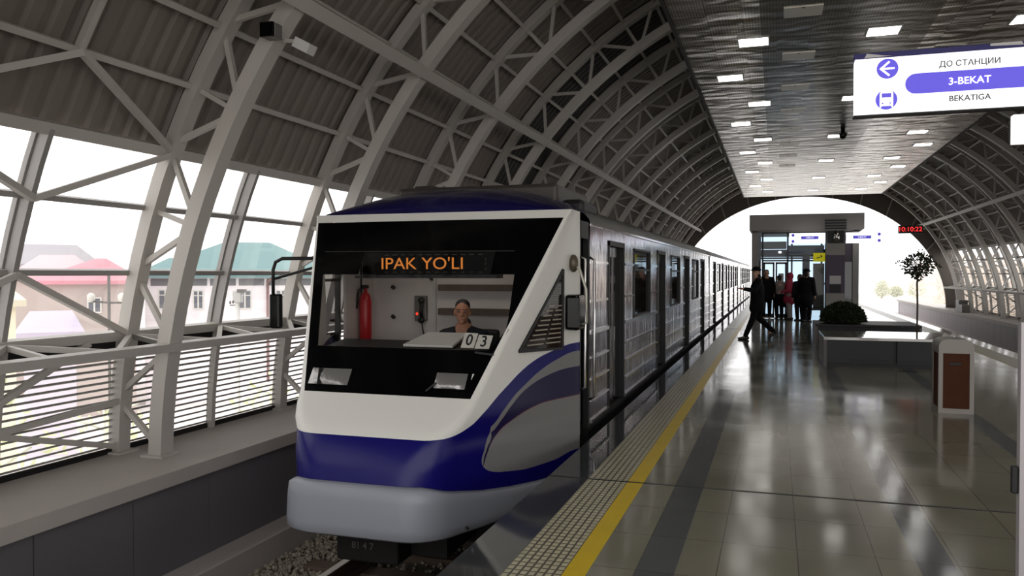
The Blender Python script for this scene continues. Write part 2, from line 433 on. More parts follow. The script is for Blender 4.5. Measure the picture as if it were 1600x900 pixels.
# --- ceiling over the platform
def ceiling_material():
    m, n, l, b = newmat('perforated_ceiling_metal')
    tc = n.new('ShaderNodeTexCoord')
    br = n.new('ShaderNodeTexBrick'); br.offset = 0; br.inputs['Scale'].default_value = 1; br.inputs['Brick Width'].default_value = 0.45; br.inputs['Row Height'].default_value = 0.45
    br.inputs['Mortar Size'].default_value = 0.004; br.inputs['Color1'].default_value = lin((214, 208, 198)); br.inputs['Color2'].default_value = lin((178, 173, 164)); br.inputs['Mortar'].default_value = lin((80, 77, 72))
    mp = n.new('ShaderNodeMapping'); mp.inputs['Location'].default_value = (0.10, 0.18, 0)
    l.new(tc.outputs['Object'], mp.inputs['Vector']); l.new(mp.outputs[0], br.inputs['Vector'])
    vo = n.new('ShaderNodeTexVoronoi'); vo.inputs['Scale'].default_value = 26; vo.inputs['Randomness'].default_value = 0.0
    l.new(tc.outputs['Object'], vo.inputs['Vector'])
    th = n.new('ShaderNodeMapRange'); th.inputs[1].default_value = 0.30; th.inputs[2].default_value = 0.36; th.inputs[3].default_value = 0.35; th.inputs[4].default_value = 1.0
    l.new(vo.outputs['Distance'], th.inputs[0])
    mx = n.new('ShaderNodeMix'); mx.data_type = 'RGBA'; mx.blend_type = 'MULTIPLY'; mx.inputs[0].default_value = 1
    l.new(br.outputs['Color'], mx.inputs[6]); l.new(th.outputs[0], mx.inputs[7]); l.new(mx.outputs[2], b.inputs['Base Color'])
    b.inputs['Metallic'].default_value = 0.88; b.inputs['Roughness'].default_value = 0.22
    # each sheet is dished a little differently
    sc = n.new('ShaderNodeVectorMath'); sc.operation = 'SCALE'; sc.inputs['Scale'].default_value = 1 / .45; l.new(mp.outputs[0], sc.inputs[0])
    fl = n.new('ShaderNodeVectorMath'); fl.operation = 'FLOOR'; l.new(sc.outputs[0], fl.inputs[0])
    wnz = n.new('ShaderNodeTexWhiteNoise'); wnz.noise_dimensions = '3D'; l.new(fl.outputs[0], wnz.inputs['Vector'])
    s2 = n.new('ShaderNodeVectorMath'); s2.operation = 'SCALE'; s2.inputs['Scale'].default_value = .12; l.new(wnz.outputs['Color'], s2.inputs[0])
    ad = n.new('ShaderNodeVectorMath'); ad.operation = 'ADD'; l.new(tc.outputs['Object'], ad.inputs[0]); l.new(s2.outputs[0], ad.inputs[1])
    mp2 = n.new('ShaderNodeMapping'); mp2.inputs['Scale'].default_value = (1.1, 2.6, 1); l.new(ad.outputs[0], mp2.inputs['Vector'])
    ns = n.new('ShaderNodeTexNoise'); ns.inputs['Scale'].default_value = 1.3; ns.inputs['Detail'].default_value = 1.5; l.new(mp2.outputs[0], ns.inputs['Vector'])
    bp = n.new('ShaderNodeBump'); bp.inputs['Strength'].default_value = .8; bp.inputs['Distance'].default_value = 0.06
    hm = n.new('ShaderNodeMath'); hm.operation = 'MULTIPLY'; l.new(ns.outputs['Fac'], hm.inputs[0]); l.new(hm.outputs[0], bp.inputs['Height']); l.new(bp.outputs[0], b.inputs['Normal'])
    # the middle field is a darker, more open perforation
    sp = n.new('ShaderNodeSeparateXYZ'); l.new(tc.outputs['Object'], sp.inputs[0])
    mm = n.new('ShaderNodeMath'); mm.operation = 'COMPARE'; mm.inputs[1].default_value = -.55; mm.inputs[2].default_value = 1.12; l.new(sp.outputs['X'], mm.inputs[0])
    fz = n.new('ShaderNodeMapRange'); fz.inputs[3].default_value = 1.0; fz.inputs[4].default_value = .35; l.new(mm.outputs[0], fz.inputs[0]); l.new(fz.outputs[0], hm.inputs[1])
    m3 = n.new('ShaderNodeMix'); m3.data_type = 'RGBA'; m3.blend_type = 'MULTIPLY'; l.new(mm.outputs[0], m3.inputs[0]); l.new(mx.outputs[2], m3.inputs[6]); m3.inputs[7].default_value = (.5, .49, .46, 1)
    l.new(m3.outputs[2], b.inputs['Base Color'])
    return m
CZ = 5.0
CEILM = ceiling_material()
mb = MB((XC, 0, CZ)); mb.box(-1.36, 4.26, YB, 37.5, CZ, CZ + 0.04); struct(mb.build('ceiling', CEILM))
for s in (-1, 1):
    mb = MB((XC + s * 2.83, 0, CZ)); mb.box(XC + s * 2.83 - .02, XC + s * 2.83 + .02, YB, 37.5, CZ - .02, CZ + .30); trim(mb, mat('ceiling_fascia', (48, 46, 46), 0.6))

# ================================================================== ROOF TRUSSES
def make_truss():
    o = Vector((XC, 0, LED)); r = thing('roof_truss', (XC, 0, LED), '', 'roof truss', 'arched lattice trusses carrying the station roof')
    mb = MB(o); arcbox(mb, RI, 1.6, 178.4, 60, 0.15, 0.17, 0); mb.build('inner_chord', STEEL, r)
    mb = MB(o); arcbox(mb, RO, 1.5, 178.5, 60, 0.13, 0.15, 0); mb.build('outer_chord', STEEL, r)
    for s in (0, 1):
        f = (lambda a: a) if s == 0 else (lambda a: 180 - a)
        nodes = []; a = 1.8; inner = True; i = 0
        while a < 72:
            nodes.append((RI if inner else RO, a)); inner = not inner; a = [1.8, 5.6, 10.2][min(i + 1, 2)] if i < 1 else a + 4.75; i += 1
            if i == 2: pass
        for (r0, a0), (r1, a1) in zip(nodes, nodes[1:]):
            e0, e1 = (a0 + 0.35, a1 - 0.35)
            mb = MB(o); mb.bar(P(r0, f(e0), 0), P(r1, f(e1), 0), 0.05, 0.05, (0, 1, 0)); mb.build('brace', STEEL, r)
        for a in (10.3, 19.8, 29.2, 38.7, 48.3, 57.9):
            mb = MB(o); mb.bar(P(RI, f(a), 0.0), P(RO, f(a), 0.0), 0.045, 0.045, (0, 1, 0)); mb.build('brace', STEEL, r)
        for R, a in ((RI, 1.65), (RO, 1.55)):
            p = P(R, f(a), 0); mb = MB(o); mb.box(p.x - .13, p.x + .13, -.13, .13, LED, LED + .02); mb.build('base_plate', STEEL, r)
    return r
tr0 = make_truss()
n = 0
for k in range(K0, K1 + 1):
    y = T0 + k * TS
    o = tr0 if k == K0 else dup(tr0, (XC, y, LED))
    o.location = (XC, y, LED)
    if k >= 0: o['label'] = 'white arched lattice roof truss, %s one in front of the camera' % ORD[k]
    else: o['label'] = 'white arched lattice roof truss above and behind the camera'
# diagonal bracing of the first bay (left), one thing
r = thing('wind_bracing', P(7.7, 1.6, T0 - TS), 'crossed diagonal steel bracing in nearest window and roof bay on left', 'bracing')
o = r.location
ym, yt = T0 - TS / 2, T0
for (a0, y0, a1, y1) in ((24.2, yt, 19.8, ym), (14.9, ym, 10.3, yt), (29.2, ym, 24.2, yt), (19.8, ym, 24.2, yt - TS), (14.9, ym, 10.3, yt - TS), (29.2, ym, 24.2, yt - TS),
                         (8.8, ym, 5.0, yt - TS), (5.4, yt - .05, 4.2, yt - TS), (4.6, ym, 1.9, yt), (10.0, yt - .5, 5.6, ym - 0.3)):
    mb = MB(o); mb.bar(P(7.66, a0, y0), P(7.66, a1, y1), 0.055, 0.055); mb.build('brace', STEEL, r)
mb = MB(o); arcbox(mb, 7.70, 29.2, 38.7, 4, 0.06, 0.06, ym); mb.build('rib', STEEL, r)

# ================================================================== METRO TRAIN
TX = -3.15
zsN = [-.6, -.07, .1, .275, .555, 2.1, 2.2]; YfN = [5.62, 5.67, 5.71, 5.80, 6.15, 7.22, 7.29]; HWN = [.60, .60, .64, .67, .78, 1.29, 1.33]
def itp(x, xs, ys):
    if x <= xs[0]: return ys[0]
    for i in range(len(xs) - 1):
        if x <= xs[i + 1]: return ys[i] + (ys[i + 1] - ys[i]) * (x - xs[i]) / (xs[i + 1] - xs[i])
    return ys[-1]
def section(z, off=0.0):
    """right half outline of the nose at height z, centre to rear: list of (dx, y)"""
    yf = itp(z, zsN, YfN) - off; hw = itp(z, zsN, HWN) + off
    r = itp(z, [-.6, .1, .275, .40, .555, 2.1], [.26, .26, .20, .10, .05, .03])
    hw += r * min(1, max(0, (z - .275) / .28))
    c = Vector((hw, yf)); e = Vector((1.35 + off, 7.62)); d = (e - c).normalized()
    p0 = c - Vector((r, 0)); p2 = c + d * r
    pts = [(p0.x * i / 6, yf) for i in range(7)]
    for i in range(1, 8):
        t = i / 7; q = p0 * (1 - t) ** 2 + c * 2 * t * (1 - t) + p2 * t * t; pts.append((q.x, q.y))
    q73 = c + d * ((7.30 - c.y) / d.y); q758 = c + d * ((7.56 - c.y) / d.y)
    if z > 1.9: q73 = p2 + (e - p2) * 0.6; q758 = p2 + (e - p2) * 0.9
    for i in range(1, 5):
        q = p2 + (q73 - p2) * (i / 4); pts.append((q.x, q.y))
    pts.append((q758.x, q758.y)); pts.append((e.x, e.y))
    return pts
def cheek_point(y, z, off=0.0):
    yf = itp(z, zsN, YfN); hw = itp(z, zsN, HWN)
    hw += itp(z, [.275, .40, .555, 2.1], [.2, .10, .05, .03]) * min(1, max(0, (z - .275) / .28)) * .9
    x = TX + hw + (1.35 - hw) * (y - yf) / (7.62 - yf)
    return Vector((x + off, y, z))
FYZ = lambda z: 7.22 - (2.1 - z) * .69
NO = Vector((TX, 7.6, -1.05))
def livery():
    m, n, l, b = newmat('cab_livery')
    tc = n.new('ShaderNodeTexCoord'); sp = n.new('ShaderNodeSeparateXYZ'); l.new(tc.outputs['Object'], sp.inputs[0])
    Y0, Y1, Z0, Z1 = 5.6 - NO.y, 7.65 - NO.y, -0.7 - NO.z, 1.3 - NO.z
    def mr(sock, a, b_):
        x = n.new('ShaderNodeMapRange'); x.inputs[1].default_value = a; x.inputs[2].default_value = b_; l.new(sock, x.inputs[0]); return x.outputs[0]
    yy = mr(sp.outputs['Y'], Y0, Y1); zz = mr(sp.outputs['Z'], Z0, Z1)
    def curve(pts):
        c = n.new('ShaderNodeFloatCurve'); cm = c.mapping.curves[0]
        ps = [((y - 5.6) / 2.05, (z + .7) / 2.0) for y, z in pts]
        ps = [(0, ps[0][1])] + ps + [(1, ps[-1][1])]
        while len(cm.points) < len(ps): cm.points.new(0.5, 0.5)
        for q, (u, v) in zip(cm.points, ps): q.location = (u, v); q.handle_type = 'AUTO_CLAMPED'
        c.mapping.update(); l.new(yy, c.inputs['Value']); return c.outputs[0]
    def lt(a, b_):
        x = n.new('ShaderNodeMath'); x.operation = 'LESS_THAN'; l.new(a, x.inputs[0]); l.new(b_, x.inputs[1]); return x.outputs[0]
    def mul(a, b_):
        x = n.new('ShaderNodeMath'); x.operation = 'MULTIPLY'; l.new(a, x.inputs[0]); l.new(b_, x.inputs[1]); return x.outputs[0]
    def mixc(f, c0, c1):
        x = n.new('ShaderNodeMix'); x.data_type = 'RGBA'; l.new(f, x.inputs[0])
        for i, c in ((6, c0), (7, c1)):
            if isinstance(c, tuple): x.inputs[i].default_value = c
            else: l.new(c, x.inputs[i])
        return x.outputs[2]
    A = curve([(5.70, .262), (5.81, .268), (5.94, .29), (6.09, .345), (6.27, .455), (6.55, .63), (6.70, .72), (6.88, .80), (7.16, .87), (7.59, .92)])
    B = curve([(6.0, .30), (6.30, .29), (6.36, .30), (6.46, .395), (6.61, .51), (6.79, .61), (6.95, .69), (7.22, .78), (7.59, .84)])
    C = curve([(6.0, .26), (6.34, .25), (6.40, .26), (6.50, .365), (6.62, .465), (6.79, .56), (7.09, .65), (7.53, .69)])
    D = curve([(6.0, -.3), (6.25, -.12), (6.285, -.04), (6.30, .02), (6.32, .08), (6.35, .14), (6.45, .235), (6.61, .315), (6.83, .385), (7.18, .42), (7.53, .42)])
    E = curve([(6.0, -.12), (6.50, -.118), (6.57, -.125), (6.88, -.155), (7.23, -.15), (7.54, -.11)])
    def curve_z(pts):
        c = n.new('ShaderNodeFloatCurve'); cm = c.mapping.curves[0]
        ps = [((z + .7) / 2.0, (y - 5.6) / 2.05) for z, y in pts]; ps = [(0, ps[0][1])] + ps + [(1, ps[-1][1])]
        while len(cm.points) < len(ps): cm.points.new(0.5, 0.5)
        for q, (u, v) in zip(cm.points, ps): q.location = (u, v); q.handle_type = 'AUTO_CLAMPED'
        c.mapping.update(); l.new(zz, c.inputs['Value']); return c.outputs[0]
    L1 = curve_z([(-.14, 6.62), (-.115, 6.50), (-.085, 6.385), (-.045, 6.31), (.0, 6.270), (.04, 6.262), (.12, 6.285), (.20, 6.318), (.275, 6.36), (.33, 6.36)])
    L2 = curve_z([(-.05, 6.29), (.0, 6.285), (.05, 6.288), (.125, 6.318), (.22, 6.37), (.30, 6.37)])
    blue = lt(zz, A)
    lobe = mul(mul(lt(zz, B), lt(E, zz)), lt(L1, yy))
    sw = mul(mul(lobe, lt(L2, yy)), mul(lt(zz, C), lt(D, zz)))
    red = n.new('ShaderNodeMath'); red.operation = 'SUBTRACT'; red.inputs[1].default_value = 0.004; l.new(D, red.inputs[0])
    redm = mul(lobe, mul(lt(zz, D), lt(red.outputs[0], zz)))
    c = mixc(blue, lin((226, 224, 217)), lin((17, 13, 98)))
    c = mixc(lobe, c, lin((126, 124, 123)))
    c = mixc(sw, c, lin((27, 19, 62)))
    c = mixc(redm, c, lin((96, 50, 56)))
    l.new(c, b.inputs['Base Color']); b.inputs['Roughness'].default_value = 0.25; b.inputs['Specular IOR Level'].default_value = .3
    return m
CABW = mat('cab_lining', (206, 199, 195), 0.55, 0, .4, .05, 2)
NAVY = mat('navy_paint', (15, 12, 66), 0.25, 0, 0.5, coat=0.4)
def brushed(name, rgb, rough, metal):
    m, n, l, b = newmat(name)
    tc = n.new('ShaderNodeTexCoord'); mp = n.new('ShaderNodeMapping'); mp.inputs['Scale'].default_value = (1, 3.2, .7); l.new(tc.outputs['Object'], mp.inputs['Vector'])
    ns = n.new('ShaderNodeTexNoise'); ns.inputs['Scale'].default_value = 1.3; ns.inputs['Detail'].default_value = 3; l.new(mp.outputs[0], ns.inputs['Vector'])
    bp = n.new('ShaderNodeBump'); bp.inputs['Strength'].default_value = .4; bp.inputs['Distance'].default_value = .03; l.new(ns.outputs['Fac'], bp.inputs['Height']); l.new(bp.outputs[0], b.inputs['Normal'])
    b.inputs['Base Color'].default_value = lin(rgb); b.inputs['Roughness'].default_value = rough; b.inputs['Metallic'].default_value = metal
    return m
CARM = brushed('car_side_metal', (206, 203, 208), .14, .9)
CARL = brushed('car_lower_metal', (142, 135, 146), .16, .9)
DOORM = brushed('car_door_metal', (70, 66, 68), .16, .8)
RIBM = mat('car_rib', (220, 218, 216), .12, .9)
ROOFM = mat('car_roof', (66, 61, 58), 0.45, 0.2)
def roofz(x):
    return itp(abs(x), [0, .4, .8, 1.15, 1.28, 1.34, 1.36], [2.48, 2.465, 2.40, 2.29, 2.21, 2.14, 2.08])

def car_body(root, o, y0, y1, doors, wins, name_prefix=''):
    """body shell of one car from y0 to y1 with side details on both sides"""
    xs = [-1.36, -1.34, -1.28, -1.15, -1, -.8, -.4, 0, .4, .8, 1, 1.15, 1.28, 1.34, 1.36]
    mb = MB(o)
    rows = [[Vector((TX + x, y, roofz(x))) for x in xs] for y in (y0, y1)]
    mb.grid(rows); mb.prism([(TX + x, y1 - .02, roofz(x)) for x in xs] + [(TX + 1.3, y1 - .02, 0), (TX - 1.3, y1 - .02, 0)], (0, .02, 0))
    mb.build('roof', ROOFM, root)
    cuts = sorted([(d - .5, d + .5, 'd') for d in doors])
    segs = []; y = y0
    for a, b_, _ in cuts: segs.append((y, a)); y = b_
    segs.append((y, y1))
    for s in (-1, 1):
        lo, rb = MB(o), MB(o)
        def bx(mb, a, b_, ya, yb, za, zb): mb.box(min(TX + s * a, TX + s * b_), max(TX + s * a, TX + s * b_), ya, yb, za, zb)
        def joined(mb, boxes):
            for q in boxes: bx(mb, 1.30, 1.35, *q)
        bx(lo, 1.345, 1.375, y0 + .02, y1 - .02, 2.075, 2.10); lo.build('cornice', RIBM, root)
        for ya, yb in segs:
            ww = [w for w in wins if ya < w[0] and w[1] < yb]
            m_ = MB(o); bx(m_, 1.30, 1.35, ya, yb, 0.05, .99); lp = m_.build('lower_side', CARL, root)
            m_ = MB(o)
            y = ya
            for w in ww + [(yb, yb)]:
                bx(m_, 1.30, 1.35, y, w[0], .99, 1.92); y = w[1]
            bx(m_, 1.30, 1.35, ya, yb, 1.92, 2.10)
            upn = m_.build('upper_side', CARM, root)
            for z, h in ((.98, .04), (.72, .024), (.50, .024), (.28, .024), (.065, .04)):
                m_ = MB(o); bx(m_, 1.35, 1.372, ya + .03, yb - .03, z - h / 2, z + h / 2); m_.build('rib_strip', RIBM, lp)
            for z in (1.30, 1.70):
                y = ya + .03
                for w in ww + [(yb - .03, yb)]:
                    if w[0] - y > .08:
                        m_ = MB(o); bx(m_, 1.35, 1.364, y, w[0] - .03, z - .014, z + .014); m_.build('rib_strip', RIBM, upn)
                    y = w[1] + .03
        for a, b_, _ in cuts:
            m_ = MB(o); bx(m_, 1.30, 1.35, a, b_, 1.95, 2.10); m_.build('door_header', CARM, root)
    for s in (-1, 1):
        def bx(mb, a, b_, ya, yb, za, zb, bev=0): mb.box(min(TX + s * a, TX + s * b_), max(TX + s * a, TX + s * b_), ya, yb, za, zb, 0, bev)
        for a, b_, _ in cuts:
            mid = (a + b_) / 2
            fr = MB(o)
            bx(fr, 1.24, 1.36, a, a + .06, .05, 1.95); bx(fr, 1.24, 1.36, b_ - .06, b_, .05, 1.95); bx(fr, 1.24, 1.36, a, b_, 1.90, 1.96)
            fr.build('door_frame', RUBBER, root)
            for q in (-1, 1):
                m_ = MB(o); ya, yb = (a + .06, mid - .006) if q < 0 else (mid + .006, b_ - .06)
                bx(m_, 1.26, 1.30, ya, yb, .06, 1.92, .01); d = m_.build('door', DOORM, root)
                m_ = MB(o); bx(m_, 1.30, 1.304, ya + .07, yb - .06, .95, 1.78); m_.build('door_glass', DGLASS, d)
        for w0, w1 in wins:
            m_ = MB(o); bx(m_, 1.315, 1.33, w0, w1, .99, 1.92); w = m_.build('window', DGLASS, root)
            m_ = MB(o); t = .035
            bx(m_, 1.30, 1.362, w0, w0 + t, .99, 1.92); bx(m_, 1.30, 1.362, w1 - t, w1, .99, 1.92); bx(m_, 1.30, 1.362, w0, w1, .99, 1.02); bx(m_, 1.30, 1.362, w0, w1, 1.89, 1.92); bx(m_, 1.325, 1.352, w0, w1, 1.62, 1.65)
            m_.build('window_frame', RUBBER, w)
    mb = MB(o); mb.box(TX - 1.33, TX + 1.33, y0, y1, -.18, .045); mb.build('sill', DARK, root)
    mb = MB(o); mb.box(TX - 1.20, TX + 1.20, y0 + .3, y1 - .3, -.75, -.18); mb.build('underframe', DARK, root)
    for yb in (y0 + 2.6, y1 - 2.6):
        mb = MB(o)
        for dy in (-1.05, 1.05):
            for s in (-1, 1): mb.lathe((TX + s * .76 - (.07 if s < 0 else -.0), yb + dy, -.70), [(.05, -.02), (.42, -.02), (.42, 0), (.39, .0), (.39, .07), (.05, .07)], 24, 0, 'X')
            mb.tube([(TX - .8, yb + dy, -.70), (TX + .8, yb + dy, -.70)], .07)
        mb.box(TX - .95, TX + .95, yb - .3, yb + .3, -.78, -.55)
        for s in (-1, 1): mb.box(TX + s * .95 - .07, TX + s * .95 + .07, yb - 1.4, yb + 1.4, -.72, -.55)
        mb.build('bogie', DARK, root)

# ---------------- head car
head = thing('metro_car', NO, 'leading metro car with white and blue wedge-shaped cab and black windscreen mask', 'metro train car', 'cars of the metro train')
doorsH = [9.5, 13.45, 17.45, 21.4]; winsH = [(10.72, 12.18), (14.75, 16.15), (18.75, 20.15)]
car_body(head, NO, 8.06, 23.4, doorsH, winsH)
# cab shell
zl = [-.38, -.25, -.13, -.07, .02, .1, .19, .275, .36, .46, .555, .75, .95, 1.2, 1.45, 1.72, 1.9, 2.1, 2.14, 2.18]
rows = []
for z in zl:
    sec = section(z); rows.append([Vector((TX - x, y, z)) for x, y in reversed(sec[1:])] + [Vector((TX + x, y, z)) for x, y in sec])
NC = len(rows[0]); half = NC // 2
def skip(i, j):
    zc = (zl[i] + zl[i + 1]) / 2
    jj = abs(j + 0.5 - half)
    if .555 < zc < 2.1 and jj < 6: return True
    if .95 < zc < 1.72 and j < half and NC and j in (0, 1): return True      # left cab side window
    return False
mb = MB(NO); mb.grid(rows, skip=skip)
LIV = livery()
shell = mb.build('cab_shell', LIV, head)
# rear flank of the cab between nose and cab door (recess with handrails)
for s in (-1, 1):
    mb = MB(NO); xa = 1.35; q0, q1 = TX + s * xa - (.06 if s > 0 else 0), TX + s * xa + (0 if s > 0 else .06)
    for ya, yb in ((7.62, 7.66), (8.0, 8.06)):
        if s < 0 and ya < 7.7: mb.box(q0, q1, ya, yb, .02, .95)
        else: mb.box(q0, q1, ya, yb, .02, 2.1)
    mb.box(q0, q1, 7.62, 8.06, 1.93, 2.1); mb.build('cab_door_frame', RUBBER, head)
mb = MB(NO); mb.box(TX + 1.24, TX + 1.27, 7.66, 8.0, .02, 1.93, 0, .008); cd = mb.build('cab_door', NAVY, head)
mb = MB(NO); mb.box(TX + 1.27, TX + 1.274, 7.71, 7.95, .95, 1.75); mb.build('door_glass', DGLASS, cd)
mb = MB(NO); mb.box(TX - 1.27, TX - 1.24, 7.68, 8.0, .02, 1.93); mb.build('cab_door', mat('cab_lining', (0, 0, 0)), head)
for yy, xx, za, zb in ((7.64, 1.40, .45, 1.75), (8.04, 1.40, .3, 1.75)):
    mb = MB(NO); mb.tube([(TX + xx - .05, yy, za), (TX + xx, yy, za + .03), (TX + xx, yy, zb - .03), (TX + xx - .05, yy, zb)], .014, 8); mb.build('handrail', CHROME, head)
# roof of the cab: blue dome
mb = MB(NO); xs = [-1.34 + 2.68 * i / 28 for i in range(29)]; rws = []
for v in range(9):
    t = v / 8; row = []
    for x in xs:
        yf = 7.28 + max(0, abs(x) - 1.25) * 2.0; zt = roofz(x * 1.0); e = sin(t * pi / 2)
        row.append(Vector((TX + x * (1 + .015 * e), yf + (8.06 - yf) * (1 - cos(t * pi / 2)), 2.175 + (max(zt, 2.178) - 2.175) * e)))
    rws.append(row)
mb.grid(rws); mb.build('cab_roof', NAVY, head)
mb = MB(NO); mb.box(TX - .85, TX + .98, 8.15, 9.6, 2.30, 2.53, 0, .04); mb.box(TX - .7, TX - .45, 8.25, 8.6, 2.5, 2.56, 0, .02); mb.build('roof_vent', ROOFM, head)
mb = MB(NO); mb.box(TX + 1.0, TX + 1.25, 8.2, 8.9, 2.20, 2.36, 0, .05); mb.build('air_intake', RUBBER, head)
# black mask with an opening for the windscreen
def fpt(x, z, off=0.0): return Vector((x, FYZ(z) - off * .823, z - off * .568 * 0 ))
mR = lambda z: TX + (1.29 - (2.1 - z) * .33) ; mL = lambda z: TX - (1.29 - (2.1 - z) * .33)
def plate(name, m, polys, th=.02, parent=None, off=0.0):
    mb = MB(NO)
    for pl in polys:
        mb.prism([fpt(x, z, off) for x, z in pl], (0, th, 0))
    return mb.build(name, m, parent or head)
gl_l = lambda z: mL(z) + .09
gl = [(gl_l(1.575), 1.575), (-2.22, 1.575), (-2.19, 1.2), (-2.165, 1.10), (mR(.93) - .06, .93), (gl_l(.93), .93)]
mask_polys = [[(mL(2.098), 2.098), (mR(2.098), 2.098), (mR(1.80), 1.80), (mL(1.80), 1.80)],
              [(mL(1.80), 1.80), (-3.80, 1.80), (-3.80, 1.575), (mL(1.575), 1.575)], [(-2.45, 1.80), (mR(1.80), 1.80), (mR(1.575), 1.575), (-2.45, 1.575)],
              [(mL(.93), .93), (mR(.93), .93), (mR(.556), .556), (mL(.556), .556)],
              [(mL(1.575), 1.575), (gl_l(1.575), 1.575), (gl_l(.93), .93), (mL(.93), .93)],
              [(-2.22, 1.575), (mR(1.575), 1.575), (mR(1.2), 1.2), (-2.19, 1.2)],
              [(-2.19, 1.2), (mR(1.2), 1.2), (mR(1.10), 1.10), (-2.165, 1.10)],
              [(-2.165, 1.10), (mR(1.10), 1.10), (mR(.93), .93), (mR(.93) - .06, .93)]]
mask = plate('windscreen_mask', BLACK, mask_polys)
mb = MB(NO); mb._add([fpt(x, z, -.008) for x, z in gl], [tuple(range(len(gl)))]); mb.build('windscreen', WSG, head)
# seam across the mask and wiper
mb = MB(NO); mb.bar(fpt(mL(1.78) + .1, 1.80, .003), fpt(mR(1.78) - .3, 1.79, .003), .006, .006); mb.build('seam', RUBBER, mask)
mb = MB(NO); mb.bar(fpt(-2.25, .90, .012), fpt(-2.42, .915, .012), .02, .015); mb.build('wiper', RUBBER, head)
mb = MB(NO); mb.bar(fpt(-2.78, .60, .012), fpt(-2.70, .67, .02), .016, .012); mb.build('wiper', RUBBER, head)
# destination display
AMB = mat('amber_led', (240, 142, 60), 0.5, emit=1.2)
tilt = Matrix.Rotation(math.atan2(1.0, .69) , 3, 'X')
# upright display board standing behind a clear slot of the mask
YD = 7.045
disp = MB(NO); disp.box(-3.84, -2.40, YD, YD + .03, 1.54, 1.82); disp.box(-3.84, -2.40, YD - .16, YD, 1.54, 1.565); disp = disp.build('destination_display', BLACK, head)
mb = MB(NO); mb._add([fpt(-3.80, 1.80, -.006), fpt(-2.45, 1.80, -.006), fpt(-2.45, 1.575, -.006), fpt(-3.80, 1.575, -.006)], [(0, 1, 2, 3)]); mb.build('display_pane', glass('display_glass', (.45, .45, .45), .02), head)
text_mesh("IPAK YO'LI", .158, (-3.21, YD - .004, 1.674), FACE_CAM, AMB, 'display_text', disp, NO, 0.001, sx=1.17)
DASH = mat('display_dashes', (120, 118, 112), 0.5); mb = MB(NO)
for i in range(12):
    x = -3.60 + i * .088
    mb.bar((x, YD - .004, 1.762), (x + .045, YD - .004, 1.762), .004, .008)
    mb.bar((x, YD - .004, 1.597), (x + .04, YD - .004, 1.597), .004, .006)
for z in (1.73, 1.69, 1.64): mb.bar((-2.56, YD - .004, z), (-2.56, YD - .004, z - .025), .004, .008)
mb.build('dashed_border', DASH, disp)
# headlights
HL = mat('headlamp_glass', (158, 156, 154), 0.18, 0.6, bump=.4, bscale=25)
for xa, xb, za, zb in ((-3.92, -3.53, .745, .615), (-2.72, -2.44, .745, .625)):
    mb = MB(NO); mb.prism([fpt(xa - .02, za + .015, .004), fpt(xb + .02, za + .01, .004), fpt(xb + .02, zb - .015, .004), fpt(xa - .02, zb - .01, .004)], (0, .03, 0)); h = mb.build('headlight', BLACK, head)
    mb = MB(NO); rws = []
    for v in range(7):
        row = []
        for u in range(11):
            a, b_ = u / 10, v / 6; bul = .030 * (1 - abs(2 * a - 1) ** 3) * (1 - abs(2 * b_ - 1) ** 3)
            row.append(fpt(xa + (xb - xa) * a, za + (zb - za) * b_, .006 + bul))
        rws.append(row)
    mb.grid(rws); mb.build('lens', HL, h)
    if xa < -3: 
        mb = MB(NO); mb.bar(fpt(xa + .09, za, .026), fpt(xa + .12, zb, .026), .035, .012); mb.build('divider', RUBBER, h)
mb = MB(NO); mb.prism([fpt(-2.40, .745, .01), fpt(-2.385, .745, .01), fpt(-2.40, .70, .01)], (0, .01, 0)); mb.build('marker_chip', WHITE, head)
# bumper skirt
BUMP = mat('bumper_grey', (146, 149, 158), 0.35, 0, 0.5, 0.05, 2)
rows = []
drop = lambda y: itp(y, [5.70, 5.86, 6.1, 6.37, 6.79, 7.6], [0, .06, .11, .16, .20, .24])
for z, off, k in ((-.075, .012, 1), (-.115, .045, .95), (-.2, .05, .7), (-.4, .05, .2), (-.475, .045, .12), (-.498, .02, .12)):
    sec = section(min(z, -.07), off)
    rows.append([Vector((TX - x, y, z - k * drop(y))) for x, y in reversed(sec[1:])] + [Vector((TX + x, y, z - k * drop(y))) for x, y in sec])
mb = MB(NO); mb.grid(rows); bmp = mb.build('bumper', BUMP, head)
md = bmp.modifiers.new('s', 'SOLIDIFY'); md.thickness = .03
mb = MB(NO); mb.tube([(-2.33, 5.96, -.44), (-2.31, 5.94, -.44)], .012); mb.build('screw', RUBBER, bmp)
# coupler box with stencilled marks
mb = MB(NO); mb.box(-3.50, -2.93, 5.95, 6.7, -.82, -.60, 0, .02); mb.box(-3.45, -2.6, 6.2, 7.6, -.80, -.35); cp = mb.build('coupler', DARK, head)
text_mesh('81 4 7', .08, (-3.25, 5.945, -.68), FACE_CAM, mat('stencil_grey', (84, 82, 80), 0.6), 'stencil', cp, NO, .002)
mb = MB(NO); mb.box(TX - .8, TX + .8, 6.9, 8.1, -.85, -.30); mb.build('front_underframe', DARK, head)
